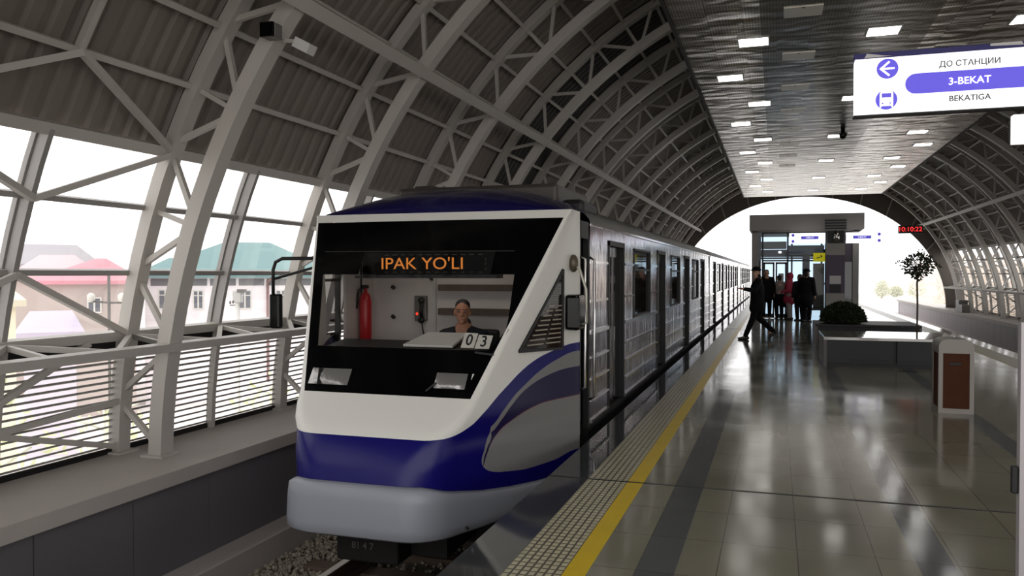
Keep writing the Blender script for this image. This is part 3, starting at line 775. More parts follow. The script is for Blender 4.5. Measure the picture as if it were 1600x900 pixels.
# triangular side windows on the cheeks
for s in (-1, 1):
    tri = [(7.27, 1.62), (7.31, .885), (6.66, .905)]
    if s < 0: continue
    fl = lambda v: v
    mb = MB(NO); mb.prism([cheek_point(y, z, .004) for y, z in tri], (.008, 0, 0)); w = mb.build('side_window', DGLASS, head)
    mb = MB(NO); c = [cheek_point(y, z, .012) for y, z in tri]
    for i in range(3): mb.bar(c[i], c[(i + 1) % 3], .022, .022)
    mb.build('window_gasket', RUBBER, w)
    mb = MB(NO)
    for i in range(9):
        z = .95 + i * .042; ya = 6.66 + (z - .905) * (7.27 - 6.66) / (1.62 - .905) + .07
        for a, b_ in ((ya, (ya + 7.28) / 2 - .02), ((ya + 7.28) / 2 + .02, 7.27)):
            if b_ - a > .03: mb.bar(cheek_point(a, z, .013), cheek_point(b_, z, .013), .008, .012)
    mb.build('louvre_image', mat('louvre_image_bars', (150, 140, 124), 0.4), w)  # thin bars imitate the image of the louvres in this glass
# side lamp, mirror and grab rail on the right cheek
mb = MB(NO); p = cheek_point(7.43, 1.68); mb.ell(p + Vector((.03, 0, 0)), (.045, .05, .085), 14, 9); mb.build('side_lamp', mat('lamp_bronze', (88, 80, 66), 0.35, .4), head)
mb = MB(NO); mb.box(TX + 1.27, TX + 1.41, 7.33, 7.60, 1.05, 1.385, 0, .03); mm = mb.build('side_mirror', BLACK, head)
mb = MB(NO); a = cheek_point(7.42, 1.64) + Vector((.09, 0, 0)); mb.tube([cheek_point(7.42, 1.64), a, a + Vector((.06, .02, -.2)), a + Vector((.07, .03, -.52)), cheek_point(7.45, 1.08) + Vector((.02, 0, 0))], .014, 8); mb.build('grab_rail', mat('satin_rail', (176, 172, 160), .3, .6), head)
# left mirror on its bracket
mb = MB(NO); mb.tube([(-4.42, 7.2, 1.74), (-4.72, 7.0, 1.735), (-4.80, 7.0, 1.70), (-4.83, 7.0, 1.62), (-4.83, 7.0, 1.38)], .018, 8); mb.tube([(-4.42, 7.2, 1.66), (-4.82, 7.0, 1.53)], .014, 8)
lm = mb.build('mirror_bracket', RUBBER, head)
mb = MB(NO); mb.box(-4.85, -4.73, 6.95, 7.03, 1.03, 1.38, 0, .02); mb.build('mirror', BLACK, lm)
# cab interior
mb = MB(NO); mb.box(TX - 1.22, TX + 1.22, 8.20, 8.24, -.02, 2.05)
mb.box(TX - 1.22, TX - 1.19, 8.0, 8.2, -.02, 2.05); mb.box(TX + 1.19, TX + 1.22, 7.72, 8.2, -.02, 1.98); mb.box(TX - 1.1, TX + 1.1, 7.5, 8.24, 2.03, 2.06); mb.box(TX - .9, TX + .9, 7.0, 8.24, -.06, -.02)
mb.build('cab_lining', CABW, head)
mb = MB(NO); mb.box(-3.585, -3.555, 8.17, 8.20, .1, 1.95); mb.build('partition_edge', LIGHTGREY, head)
SH = mat('brown_shelf', (84, 70, 60), 0.6)
for z in (1.17, 1.43):
    mb = MB(NO); mb.box(-3.50, -2.2, 8.10, 8.20, z - .035, z + .035); mb.build('shelf', SH, head)
mb = MB(NO); mb.prism([(-4.0, 6.56, .90), (-4.0, 6.98, .95), (-4.0, 7.05, .30), (-4.0, 6.3, .62)], (1.5, 0, 0)); mb.build('driver_desk', RUBBER, head)
mb = MB(NO); mb.prism([(-3.20, 6.62, .925), (-2.72, 6.62, .925), (-2.72, 7.0, 1.01), (-3.12, 7.0, 1.01)], (0, 0, .02)); mb.build('desk_panel', WHITE, head)
ph = MB(NO); ph.box(-3.80, -3.66, 8.14, 8.20, 1.06, 1.34, 0, .01); ph = ph.build('telephone', GREYM, head)
mb = MB(NO); mb.tube([(-3.70, 8.12, 1.08), (-3.70, 8.10, 1.18), (-3.70, 8.12, 1.28)], .022, 8); mb.ell((-3.70, 8.11, 1.29), (.04, .03, .035)); mb.ell((-3.70, 8.11, 1.07), (.04, .03, .035)); mb.tube([(-3.70, 8.12, 1.05), (-3.69, 8.13, .95), (-3.67, 8.13, .88), (-3.70, 8.13, .80)], .008, 6); mb.build('handset', RUBBER, ph)
mb = MB(NO); mb.ell((-3.765, 8.135, 1.14), (.014, .01, .014)); mb.build('indicator', mat('red_indicator', (255, 60, 40), .4, emit=2.0), ph)
for p in ((-4.07, 8.19, 1.42), (-4.07, 8.19, 1.09), (-3.60, 8.19, 1.52)):
    mb = MB(NO); mb.tube([p, (p[0] - .01, p[1] - .03, p[2] + .02)], .022, 8); mb.build('latch', RUBBER, head)
mb = MB(NO); mb.box(-3.5, -2.8, 7.4, 7.55, 1.985, 2.01, 0, .005); mb.build('cab_fill_light', mat('cab_fill_light', (255, 244, 232), .4, emit=5.0), head)  # glowing strip added above the view to brighten the cab inside
mb = MB(NO)
for y0, y1, z0, z1 in ((7.29, 7.32, .94, 1.73), (7.62, 7.66, .94, 1.73), (7.29, 7.66, 1.50, 1.53), (7.29, 7.66, .93, .96)): mb.box(-4.49, -4.44, y0, y1, z0, z1)
mb.build('cab_window_frame', RUBBER, head)
# driver seat
mb = MB(NO); mb.box(-3.28, -2.72, 7.50, 7.95, .30, .40, 0, .03); mb.box(-3.26, -2.74, 7.9, 8.0, .38, 1.0, 0, .03); mb.tube([(-3.0, 7.72, -.02), (-3.0, 7.72, .32)], .06); mb.build('seat', RUBBER, head)

# ---------------- following cars
car2 = None
for i, y0 in enumerate((23.75, 43.42)):
    O2 = Vector((TX, y0, -1.05))
    lab = ['second metro car, corrugated steel side, coupled behind the leading car', 'third metro car at the far end of the train'][i]
    if i == 0:
        car2 = thing('metro_car', O2, lab, 'metro train car', 'cars of the metro train')
        dd = [y0 + 1.95 + 3.95 * k for k in range(5)]; ww = [(d + 1.25, d + 2.7) for d in dd[:-1]]
        car_body(car2, O2, y0, y0 + 19.3, dd, ww)
        mb = MB(O2); mb.box(TX - .45, TX + .45, y0 - .33, y0, .0, 2.0); mb.build('gangway', RUBBER, car2)
    else: dup(car2, O2, lab)

# things in the cab
RED = mat('extinguisher_red', (190, 24, 34), 0.3)
fe = thing('fire_extinguisher', (-4.30, 7.95, .72), 'red fire extinguisher standing at the left of the driver cab', 'fire extinguisher')
mb = MB((-4.30, 7.95, .72)); mb.lathe((-4.30, 7.95, .72), [(.06, 0), (.068, .02), (.068, .56), (.05, .63), (.022, .66), (.022, .70)], 18); mb.build('cylinder', RED, fe)
mb = MB((-4.30, 7.95, .72)); mb.box(-4.32, -4.28, 7.9, 7.99, 1.42, 1.46); mb.tube([(-4.30, 7.92, 1.43), (-4.36, 7.90, 1.40), (-4.38, 7.90, 1.2)], .012, 8); mb.build('valve', RUBBER, fe)
mb = MB((-4.30, 7.95, .72)); mb.box(-4.42, -4.20, 7.86, 8.06, .66, .72); mb.build('bracket_shelf', GREYM, fe)
CARD = mat('card_white', (226, 222, 214), 0.6)
for i, (ch, xa, xb) in enumerate((('0', -2.575, -2.455), ('3', -2.445, -2.315))):
    zt, zb = 1.07 - i * .015, .945 - i * .003; yy = 6.45
    loc = ((xa + xb) / 2, FYZ(zb) + .03, zb)
    c = MB(loc); c.prism([fpt(xa + .012, zt, -.03), fpt(xb + .012, zt - .005, -.03), fpt(xb, zb, -.03), fpt(xa, zb, -.03)], (0, .004, 0))
    r = thing('number_card', loc, 'white card with the black digit %s propped behind the windscreen' % ch, 'number card', 'train number cards')
    c.build('card', CARD, r)
    text_mesh(ch, .15, fpt((xa + xb) / 2 + .006, (zt + zb) / 2, -.027), tilt, mat('card_ink', (30, 30, 34), .6), 'digit', r, loc, .001, sx=.85, bold=.002)

# ================================================================== TRACK
RAILM = mat('rail_steel', (214, 206, 198), 0.38, 0.8)
RUST = mat('rail_rust', (70, 52, 42), 0.8)
for i, x in enumerate((-3.91, -2.39)):
    y0, y1 = -3, 62
    r = thing('rail', (x, y0, -1.35), ['left running rail of the train track, polished top', 'right running rail of the train track, beside the platform'][i], 'rail', 'running rails under the train')
    mb = MB(r.location); mb.box(x - .07, x + .07, y0, y1, -1.35, -1.33); mb.box(x - .01, x + .01, y0, y1, -1.33, -1.21); mb.box(x - .034, x + .034, y0, y1, -1.21, -1.178); mb.build('rail_body', RUST, r)
    mb = MB(r.location); mb.box(x - .035, x + .035, y0, y1, -1.178, -1.17); mb.build('rail_head', RAILM, r)
SLP = mat('sleeper_concrete', (92, 78, 68), 0.85, 0, .3, .15, 6)
for i in range(9):
    y = 4.1 + i * .6
    mb = MB((TX, y, -1.45)); mb.prism([(-4.5, y - .13, -1.45), (-4.5, y + .13, -1.45), (-4.5, y + .10, -1.352), (-4.5, y - .10, -1.352)], (2.7, 0, 0))
    o = mb.build('sleeper', SLP); tag(o, 'brown sleeper under the rails, %s from the camera end' % ORD[i], 'railway sleeper', 'sleepers of the train track')
# ballast stones: nobody could count them
STN = mat('ballast_stone', (150, 142, 126), 0.85, 0, .3, .35, 12)
mb = MB((-4.4, 7, -1.42)); rnd = random.Random(3)
for i in range(9000):
    x = rnd.uniform(-5.05, -1.75) if i % 3 == 0 else rnd.uniform(-5.05, -3.8)
    y = rnd.uniform(3.6, 10.5); z = -1.40 + rnd.uniform(-.015, .03)
    if abs(x + 3.91) < .09 or abs(x + 2.39) < .09: continue
    ph_ = ((y - 4.1 + .3) % .6) - .3
    if -4.52 < x < -1.78 and abs(ph_) < .13 and y < 9.1: continue
    s_ = rnd.uniform(.016, .034); M = Matrix.Rotation(rnd.uniform(0, 6.28), 3, Vector((rnd.random(), rnd.random(), rnd.random() + .1)).normalized())
    vs = [M @ Vector(v) * s_ for v in ((1, .1, 0), (-.9, .2, .1), (.1, 1.1, -.1), (0, -.9, .15), (.15, 0, .8), (-.1, .1, -.8))]
    mb._add([v + Vector((x, y, z)) for v in vs], [(0, 2, 4), (2, 1, 4), (1, 3, 4), (3, 0, 4), (2, 0, 5), (1, 2, 5), (3, 1, 5), (0, 3, 5)])
o = mb.build('ballast', STN); tag(o, 'loose grey crushed stone ballast beside the rails', 'ballast', kind='stuff')

# ================================================================== CEILING FITTINGS
def make_light(loc, label):
    r = thing('ceiling_light', loc, label, 'ceiling light', 'square ceiling lights over the platform'); x, y, z = loc
    mb = MB(loc)
    for a, b_, c, d in ((-.225, .225, -.225, -.205), (-.225, .225, .205, .225), (-.225, -.205, -.205, .205), (.205, .225, -.205, .205)): mb.box(x + a, x + b_, y + c, y + d, z - .012, z)
    mb.build('frame', LIGHTGREY, r)
    mb = MB(loc); mb.box(x - .205, x + .205, y - .205, y + .205, z - .010, z - .001); mb.build('diffuser', LAMP, r)
    return r
L0 = None
rowsL = [(-.77, 14.6, 'leftmost row'), (-.33, 12.45, 'second row from left'), (1.42, 12.45, 'middle row'), (3.22, 12.45, 'second row from right'), (3.67, 14.6, 'rightmost row')]
for x, ys, rn in rowsL:
    y = ys - 4.53 * 4; k = 0
    while y < 36.5:
        if y > YB + 1:
            if y > 9: lab = 'square ceiling light, %s from the camera in the %s' % (ORD[k], rn); k += 1
            else: lab = 'square ceiling light overhead near the camera, %s' % rn
            if L0 is None: L0 = make_light((x, y, CZ - .001), lab)
            else: dup(L0, (x, y, CZ - .001), lab)
        y += 4.53
GRL = mat('unlit_panel', (236, 232, 222), 0.35, .5)
for k in range(9):
    y = 8.95 + 2.25 * k; loc = (.32, y, CZ - .001)
    r = thing('access_panel', loc, 'unlit pale square ceiling panel, %s of the line left of middle lights' % ORD[k], 'ceiling panel', 'unlit access panels in the ceiling')
    mb = MB(loc); mb.box(.32 - .24, .32 + .24, y - .21, y + .21, CZ - .012, CZ - .001); mb.build('panel', GRL, r)
    mb = MB(loc); mb.box(.32 - .02, .32 + .02, y - .19, y - .17, CZ - .018, CZ - .012); mb.build('latch', RUBBER, r)
# dome camera
loc = (1.50, 20.7, CZ); r = thing('dome_camera', loc, 'small black surveillance camera hanging from the metal ceiling', 'camera')
mb = MB(loc); mb.lathe((1.50, 20.7, CZ - .12), [(.05, .12), (.05, .05), (.09, .04), (.09, 0)], 16); mb.build('mount', RUBBER, r)
mb = MB(loc); mb.ell((1.50, 20.7, CZ - .13), (.085, .085, .09)); mb.build('dome', BLACK, r)
# floodlight and camera on the first truss
c0 = P(RI - .12, 36.3, T0)
loc = (-4.33, 6.26, 3.76); r = thing('security_camera', loc, 'black box camera in a white housing on the first truss', 'camera')
mb = MB(loc); mb.box(-4.40, -4.26, 6.22, 6.34, 3.70, 3.83, 0, .01); mb.build('housing', GREYM, r)
mb = MB(loc); mb.box(-4.40, -4.265, 6.19, 6.22, 3.70, 3.83, 0, .004); mb.build('lens_window', BLACK, r)
loc = (-4.02, 6.34, 3.6); r = thing('floodlight', loc, 'white box floodlight bracketed to the first truss', 'floodlight')
mb = MB(loc); R_ = Matrix.Rotation(RD(28), 3, 'Y')
q = [Vector((x, y, z)) for x, z in ((-.09, -.045), (.08, -.045), (.08, .045), (-.09, .045)) for y in (0,)]
mb.prism([Vector((-4.01, 6.25, 3.61)) + R_ @ v for v in q], (0, .12, 0)); mb.build('housing', LIGHTGREY, r)
mb = MB(loc); mb.bar((-4.12, 6.36, 3.68), (-4.30, 6.42, 3.72), .03, .03); mb.build('bracket', STEEL, r)

# ================================================================== HANGING SIGNS
SW = mat('backlit_white', (255, 255, 255), 0.4, emit=1.0)
SBL = mat('backlit_blue', (92, 80, 214), 0.4, emit=0.55)
INK = mat('sign_ink', (64, 64, 70), 0.6)
SCAP = mat('sign_cap_blue', (26, 20, 96), 0.5)
Y = 5.67
loc = (.48, Y, 2.60); r = thing('direction_sign', loc, 'large backlit white station sign with blue pill, arrow and train symbols hanging at upper right', 'sign')
mb = MB(loc); mb.box(.48, 1.66, Y, Y + .10, 2.605, 2.965, 0, .004); mb.build('light_box', SW, r)
mb = MB(loc); mb.box(.475, 1.665, Y + .001, Y + .105, 2.598, 2.606); mb.build('bottom_edge', RUBBER, r)
mb = MB(loc); mb.box(.475, 1.665, Y - .004, Y + .105, 2.965, 3.0, 0, .003); cap = mb.build('top_cap', SCAP, r)
mb = MB(loc); mb.prism([(.535, Y - .006, 2.968), (.70, Y - .006, 2.972), (.66, Y - .006, 2.976), (.55, Y - .006, 2.995)], (0, .002, 0)); mb.build('peeling_film', LIGHTGREY, cap)
mb = MB(loc); mb.prism([(1.25, Y - .006, 2.985), (1.43, Y - .006, 2.978), (1.42, Y - .006, 3.0), (1.25, Y - .006, 3.0)], (0, .002, 0)); mb.build('peeling_film', LIGHTGREY, cap)
def disc(mb, x, z, rad, y, n=28, th=.003): mb.prism([(x + rad * cos(2 * pi * i / n), y, z + rad * sin(2 * pi * i / n)) for i in range(n)], (0, th, 0))
mb = MB(loc); disc(mb, .672, 2.892, .064, Y - .003); ic = mb.build('arrow_disc', SBL, r)
mb = MB(loc)
mb.bar((.635, Y - .004, 2.892), (.713, Y - .004, 2.892), .003, .011); mb.bar((.630, Y - .004, 2.889), (.683, Y - .004, 2.936), .003, .012); mb.bar((.630, Y - .004, 2.895), (.683, Y - .004, 2.847), .003, .012)
mb.build('arrow', SW, ic)
mb = MB(loc); disc(mb, .667, 2.695, .064, Y - .003); ic = mb.build('train_disc', SBL, r)
mb = MB(loc); mb.box(.628, .706, Y - .0045, Y - .003, 2.655, 2.735, 0, 0); mb.prism([(.628, Y - .0045, 2.735), (.706, Y - .0045, 2.735), (.695, Y - .0045, 2.756), (.639, Y - .0045, 2.756)], (0, .0015, 0)); mb.bar((.637, Y - .004, 2.655), (.622, Y - .004, 2.635), .002, .007); mb.bar((.697, Y - .004, 2.655), (.712, Y - .004, 2.635), .002, .007); mb.build('train_symbol', SW, ic)
mb = MB(loc); mb.box(.639, .695, Y - .006, Y - .0045, 2.708, 2.735); disc(mb, .645, 2.672, .005, Y - .006, 10); disc(mb, .689, 2.672, .005, Y - .006, 10); mb.build('train_window', SBL, ic)
mb = MB(loc); rr = .064; zc = 2.785
pl = [(.775 + rr - rr * sin(pi * i / 16), Y - .003, zc + rr * cos(pi * i / 16)) for i in range(17)] + [(1.66 - rr - .02 + rr * sin(pi * i / 16), Y - .003, zc - rr * cos(pi * i / 16)) for i in range(17)]
mb.prism(pl, (0, .003, 0)); pill = mb.build('blue_pill', SBL, r)
text_mesh('3-BEKAT', .062, (1.138, Y - .005, 2.782), FACE_CAM, SW, 'pill_text', pill, loc, .001, bold=.0006)
text_mesh('ДО СТАНЦИИ', .050, (1.138, Y - .003, 2.893), FACE_CAM, INK, 'top_text', r, loc, .001, bold=.0007)
text_mesh('BEKATIGA', .050, (1.14, Y - .003, 2.675), FACE_CAM, INK, 'bottom_text', r, loc, .001, bold=.0007)
for x in (1.60,):
    mb = MB(loc); mb.tube([(x, Y + .05, 3.0), (x, Y + .05, CZ)], .012, 8); mb.build('hanger', GREYM, r)
loc = (2.19, 9, 2.85); r = thing('direction_sign', loc, 'second backlit white sign cut off by the right edge, behind the large sign', 'sign')
mb = MB(loc); mb.box(2.19, 3.2, 9, 9.1, 2.85, 3.13, 0, .004); mb.build('light_box', SW, r)
for i in range(4): text_mesh('— — — — —', .045, (2.62, 8.997, 3.08 - i * .06), FACE_CAM, INK, 'text_line', r, loc, .001)
mb = MB(loc); mb.tube([(2.7, 9.05, 3.13), (2.7, 9.05, CZ)], .012, 8); mb.build('hanger', GREYM, r)

# ================================================================== PLATFORM FURNITURE
WOOD = mat('walnut_panel', (78, 45, 28), 0.65, 0, .12, .3, 9)
# litter bin
bx0, bx1, by0, by1 = 1.765, 2.125, 10.2, 10.62
loc = ((bx0 + bx1) / 2, (by0 + by1) / 2, 0); r = thing('litter_bin', loc, 'litter bin with walnut panels in a pale rounded metal frame', 'litter bin')
mb = MB(loc); t = .045
for x in (bx0, bx1 - t):
    for y in (by0, by1 - t): mb.box(x, x + t, y, y + t, 0, .685)
mb.box(bx0 + t, bx1 - t, by0, by0 + t, .0, .055); mb.box(bx0 + t, bx1 - t, by1 - t, by1, .0, .055); mb.box(bx0, bx0 + t, by0 + t, by1 - t, 0, .055); mb.box(bx1 - t, bx1, by0 + t, by1 - t, 0, .055)
mb.build('frame', mat('bin_frame', (146, 140, 133), .4, .2), r)
mb = MB(loc); prof = []
for i in range(9):
    a = pi / 2 * i / 8; prof.append((bx0 + .09 - .09 * cos(a), .75 + .09 * sin(a)))
pf = [(bx0, .68)] + prof + [(bx1 - (x - bx0), z) for x, z in reversed(prof)] + [(bx1, .68)]
mb.prism([(x, by0 - .002, z) for x, z in pf], (0, by1 - by0 + .004, 0)); mb.build('lid', mat('bin_frame', (0, 0, 0)), r)
mb = MB(loc); mb.box(bx0 + t, bx1 - t, by0 + .012, by0 + .03, .055, .68); pn = mb.build('panel', WOOD, r)
mb = MB(loc); mb.box((bx0 + bx1) / 2 - .07, (bx0 + bx1) / 2 + .05, by0 + .004, by0 + .012, .545, .575, 0, .003); mb.build('handle', mat('dull_metal', (0, 0, 0)), pn)
mb = MB(loc); mb.box(bx0 + .012, bx0 + .03, by0 + t, by1 - t, .055, .68); mb.build('panel', WOOD, r)
mb = MB(loc); mb.box(bx1 - .03, bx1 - .012, by0 + t, by1 - t, .055, .68); mb.build('panel', WOOD, r)
mb = MB(loc); mb.box(bx0 + t, bx1 - t, by1 - .03, by1 - .012, .055, .68); mb.build('panel', WOOD, r)
# bench planters
BST = mat('bench_stone_top', (222, 218, 212), 0.08, 0, .8, .04, 5, coat=1.0)
BDK = mat('bench_dark_panel', (26, 24, 26), 0.45, 0, .4, .08, 3)
def bench(name, x0, x1, y0, y1, h, label, topm):
    loc = ((x0 + x1) / 2, (y0 + y1) / 2, 0); r = thing(name, loc, label, 'bench planter', 'block benches along the platform')
    mb = MB(loc); mb.box(x0, x1, y0, y1, h - .05, h, 0, .006); mb.build('top_slab', topm, r)
    xm = x0 + (x1 - x0) * .52
    for a, b_ in ((x0 + .05, xm - .03), (xm + .03, x1 - .05)):
        mb = MB(loc); mb.box(a, b_, y0 + .03, y0 + .06, .06, h - .05); mb.build('front_panel', BDK, r)
        mb = MB(loc); mb.box(a + (.35 if a < xm - .1 and a < x0 + .1 else .02), b_ - .02, y0 + .015, y0 + .03, .10, .125); mb.build('foot_rail', mat('dull_metal', (120, 118, 116), .35, .8), r)
    for x in (x0, x1 - .05):
        mb = MB(loc); mb.box(x, x + .05, y0, y1, 0, h - .05); mb.build('end_panel', mat('bench_end', (96, 90, 88), .45), r)
    mb = MB(loc); mb.box(x0 + .05, x1 - .05, y0 + .10, y1 - .1, .0, h - .05); mb.build('core', RUBBER, r)
    return r
bench('bench', .79, 2.95, 14.8, 16.5, .50, 'nearer dark block bench with glossy pale top, left of the litter bin', BST)
bench('bench', .83, 2.92, 18.7, 20.3, .49, 'farther dark block bench carrying the clipped bush', BDK)
# foliage
def leaves(mb, c, r, n, size, rnd, shell=.55, zmin=-99):
    c = Vector(c)
    for i in range(n):
        while True:
            v = Vector((rnd.uniform(-1, 1), rnd.uniform(-1, 1), rnd.uniform(-1, 1)))
            if shell < v.length <= 1 and c.z + v.z * r[2] > zmin: break
        p = c + Vector((v.x * r[0], v.y * r[1], v.z * r[2]))
        d = (v.normalized() + Vector((rnd.uniform(-1, 1), rnd.uniform(-1, 1), rnd.uniform(-.4, 1))) * .9).normalized()
        a = d.cross(Vector((rnd.random(), rnd.random(), rnd.random() + .01))).normalized(); s_ = size * rnd.uniform(.6, 1.3)
        q = d.cross(a) * s_ * .12
        mb._add([p, p + d * s_ * .5 + a * s_ * .28 + q, p + d * s_, p + d * s_ * .5 - a * s_ * .28 + q], [(0, 1, 2), (0, 2, 3)])
LEAF = mat('dark_leaf', (44, 54, 30), 0.45, 0, .4, .3, 20)
LEAF2 = mat('topiary_leaf', (52, 58, 40), 0.45, 0, .4, .3, 20)
BARK = mat('bark', (74, 62, 50), 0.8, 0, .3, .2, 20)
rnd = random.Random(11)
loc = (1.42, 19.2, .49); r = thing('clipped_bush', loc, 'low dark green clipped bush on the farther block bench', 'bush')
mb = MB(loc); mb.lathe((1.42, 19.2, .50), [(.36, 0), (.40, .08), (.37, .2), (.27, .31), (.12, .37), (.01, .385)], 20); mb.build('core', mat('bush_core', (26, 32, 18), .8), r)
mb = MB(loc); leaves(mb, (1.42, 19.2, .55), (.47, .45, .40), 5600, .05, rnd, .78, .53); mb.build('foliage', LEAF, r)
mb = MB(loc); mb.tube([(1.42, 19.2, .49), (1.42, 19.2, .62)], .05); mb.build('stem', BARK, r)
loc = (2.43, 16.1, .50); r = thing('topiary_tree', loc, 'slender ball-crowned topiary tree rising from the nearer bench', 'tree')
mb = MB(loc); mb.tube([(2.43, 16.1, .50), (2.435, 16.1, 1.0), (2.425, 16.1, 1.40), (2.44, 16.1, 1.62)], .016, 8); t_ = mb
for i in range(9):
    a = i * 2.4; t_.tube([(2.44, 16.1, 1.5), (2.44 + .10 * cos(a), 16.1 + .10 * sin(a), 1.68 + .03 * (i % 4)), (2.44 + .2 * cos(a), 16.1 + .2 * sin(a), 1.76 + .04 * (i % 3))], .007, 6)
t_.build('trunk', BARK, r)
mb = MB(loc); leaves(mb, (2.44, 16.1, 1.74), (.25, .25, .20), 520, .062, rnd, .35); leaves(mb, (2.45, 16.1, 1.60), (.12, .12, .12), 160, .055, rnd, .2)
for v in ((-.30, 1.78), (.30, 1.72), (.03, 1.96)): leaves(mb, (2.44 + v[0], 16.1, v[1]), (.06, .06, .04), 16, .05, rnd, 0)
mb.build('crown', LEAF2, r)
# grey stand cut by the right edge of the photograph
loc = (1.2, 4.03, 0); r = thing('information_stand', loc, 'pale grey metal stand at the right edge in the foreground', 'stand')
mb = MB(loc); mb.prism([(1.012, 4.0, 0), (1.55, 4.0, 0), (1.55, 4.0, 1.37), (1.012, 4.0, 1.37)], (0, .05, 0)); mb.build('panel', mat('stand_grey', (176, 170, 172), .35, .3), r)
mb = MB(loc); mb.box(.985, 1.012, 4.01, 4.04, .62, .74, 0, .006); mb.build('latch', RUBBER, r)
mb = MB(loc); mb.box(1.03, 1.6, 3.9, 4.2, 0, .02, 0, .005); mb.build('base', GREYM, r)

# ================================================================== KIOSK AT THE FAR END OF THE PLATFORM
KG = mat('kiosk_grey', (150, 146, 142), 0.5, .1)
KD = mat('kiosk_frame', (44, 46, 52), 0.4, .3)
KGL = glass('kiosk_glass', (0.62, 0.72, 0.80), 0.09)
Y = 30.0; loc = (1.0, 31.5, 0); r = thing('station_kiosk', loc, 'grey glazed entrance pavilion with flat roof band at the platform end', 'pavilion')
mb = MB(loc); mb.box(-.90, 2.88, Y, 34, 3.12, 3.68, 0, .01); mb.box(-.8, 2.8, Y + .1, 34, 3.06, 3.13); mb.build('roof', KG, r)
for xa, xb, yy in ((-.82, -.60, Y + .1), (2.52, 2.72, Y + .1), (-.82, -.60, 33.6), (2.52, 2.72, 33.6)):
    mb = MB(loc); mb.box(xa, xb, yy, yy + .25, 0, 3.1); mb.build('pillar', KG, r)
def frame_grid(xs, zs, yy, t, nm):
    mb = MB(loc)
    for x in xs: mb.box(x - t / 2, x + t / 2, yy, yy + t, 0, 3.06)
    for z in zs: mb.box(xs[0], xs[-1], yy, yy + t, z - t / 2, z + t / 2)
    mb.build(nm, KD, r)
frame_grid([-.45, .40, 1.66], [2.05, 3.04], Y + .2, .06, 'front_frame'); frame_grid([-.6, .6, 1.7, 2.5], [1.2, 2.2], 33.7, .07, 'rear_frame')
mb = MB(loc); mb._add([(-.6, Y + .23, 2.05), (2.5, Y + .23, 2.05), (2.5, Y + .23, 3.06), (-.6, Y + .23, 3.06)], [(0, 1, 2, 3)]); mb._add([(.40, Y + .23, 0), (1.66, Y + .23, 0), (1.66, Y + .23, 2.05), (.40, Y + .23, 2.05)], [(0, 1, 2, 3)]); mb.build('front_glass', KGL, r)
mb = MB(loc); mb._add([(-.6, 33.72, 0), (2.5, 33.72, 0), (2.5, 33.72, 3.06), (-.6, 33.72, 3.06)], [(0, 1, 2, 3)]); mb.build('rear_glass', KGL, r)
mb = MB(loc); mb._add([(-.71, 30.35, 0), (-.71, 33.6, 0), (-.71, 33.6, 3.06), (-.71, 30.35, 3.06)], [(0, 1, 2, 3)]); mb.build('side_glass', KGL, r)
for xa in (-.42, -.01):
    mb = MB(loc); w = .38
    mb.box(xa, xa + .06, Y + .16, Y + .20, .01, 2.0); mb.box(xa + w - .06, xa + w, Y + .16, Y + .20, .01, 2.0); mb.box(xa, xa + w, Y + .16, Y + .20, 1.93, 2.0); mb.box(xa, xa + w, Y + .16, Y + .20, .01, .16); mb.box(xa, xa + w, Y + .16, Y + .20, .90, .95); d = mb.build('door', KD, r)
    mb = MB(loc); mb._add([(xa + .06, Y + .18, .16), (xa + w - .06, Y + .18, .16), (xa + w - .06, Y + .18, 1.93), (xa + .06, Y + .18, 1.93)], [(0, 1, 2, 3)]); mb.build('door_glass', KGL, d)
    if xa > -.1:
        mb = MB(loc); mb.box(xa + .1, xa + .28, Y + .155, Y + .16, 1.05, 1.6); mb.build('poster', LIGHTGREY, d)
mb = MB(loc); mb.box(-.55, .38, 32.0, 32.1, 2.52, 2.80); mb.build('beam', mat('kiosk_beam', (196, 190, 178), .5), r)
mb = MB(loc); mb.box(-.6, 2.5, 32.2, 32.35, 2.22, 2.50); mb.box(.40, 1.66, 31.2, 32.2, 2.30, 2.62); mb.build('beam_and_reflection', mat('beam_reflection_blue', (26, 36, 50), .3), r)  # beam, plus a block imitating dark blue reflections in the glass
mb = MB(loc); mb.box(1.25, 1.62, Y + .3, Y + .36, .35, 1.95); mb.build('tan_panel', mat('tan_panel', (170, 150, 126), .6), r)
mb = MB(loc); mb.box(.95, 1.2, 32, 32.3, 0, 2.3); mb.build('inner_post', KD, r)
mb = MB(loc); mb.box(1.75, 2.52, Y + .2, Y + .26, 0, 3.1); mb.build('side_panel', mat('violet_panel', (92, 82, 96), .5), r)
mb = MB(loc); mb.box(2.27, 2.50, Y + .19, Y + .2, .55, 2.0); mb.build('dark_window', DGLASS, r)
mb = MB(loc); mb.lathe((.14, 30.9, 2.33), [(.02, 0), (.05, .02), (.05, .06), (.02, .08)], 12); mb.build('lamp', LAMP, r)
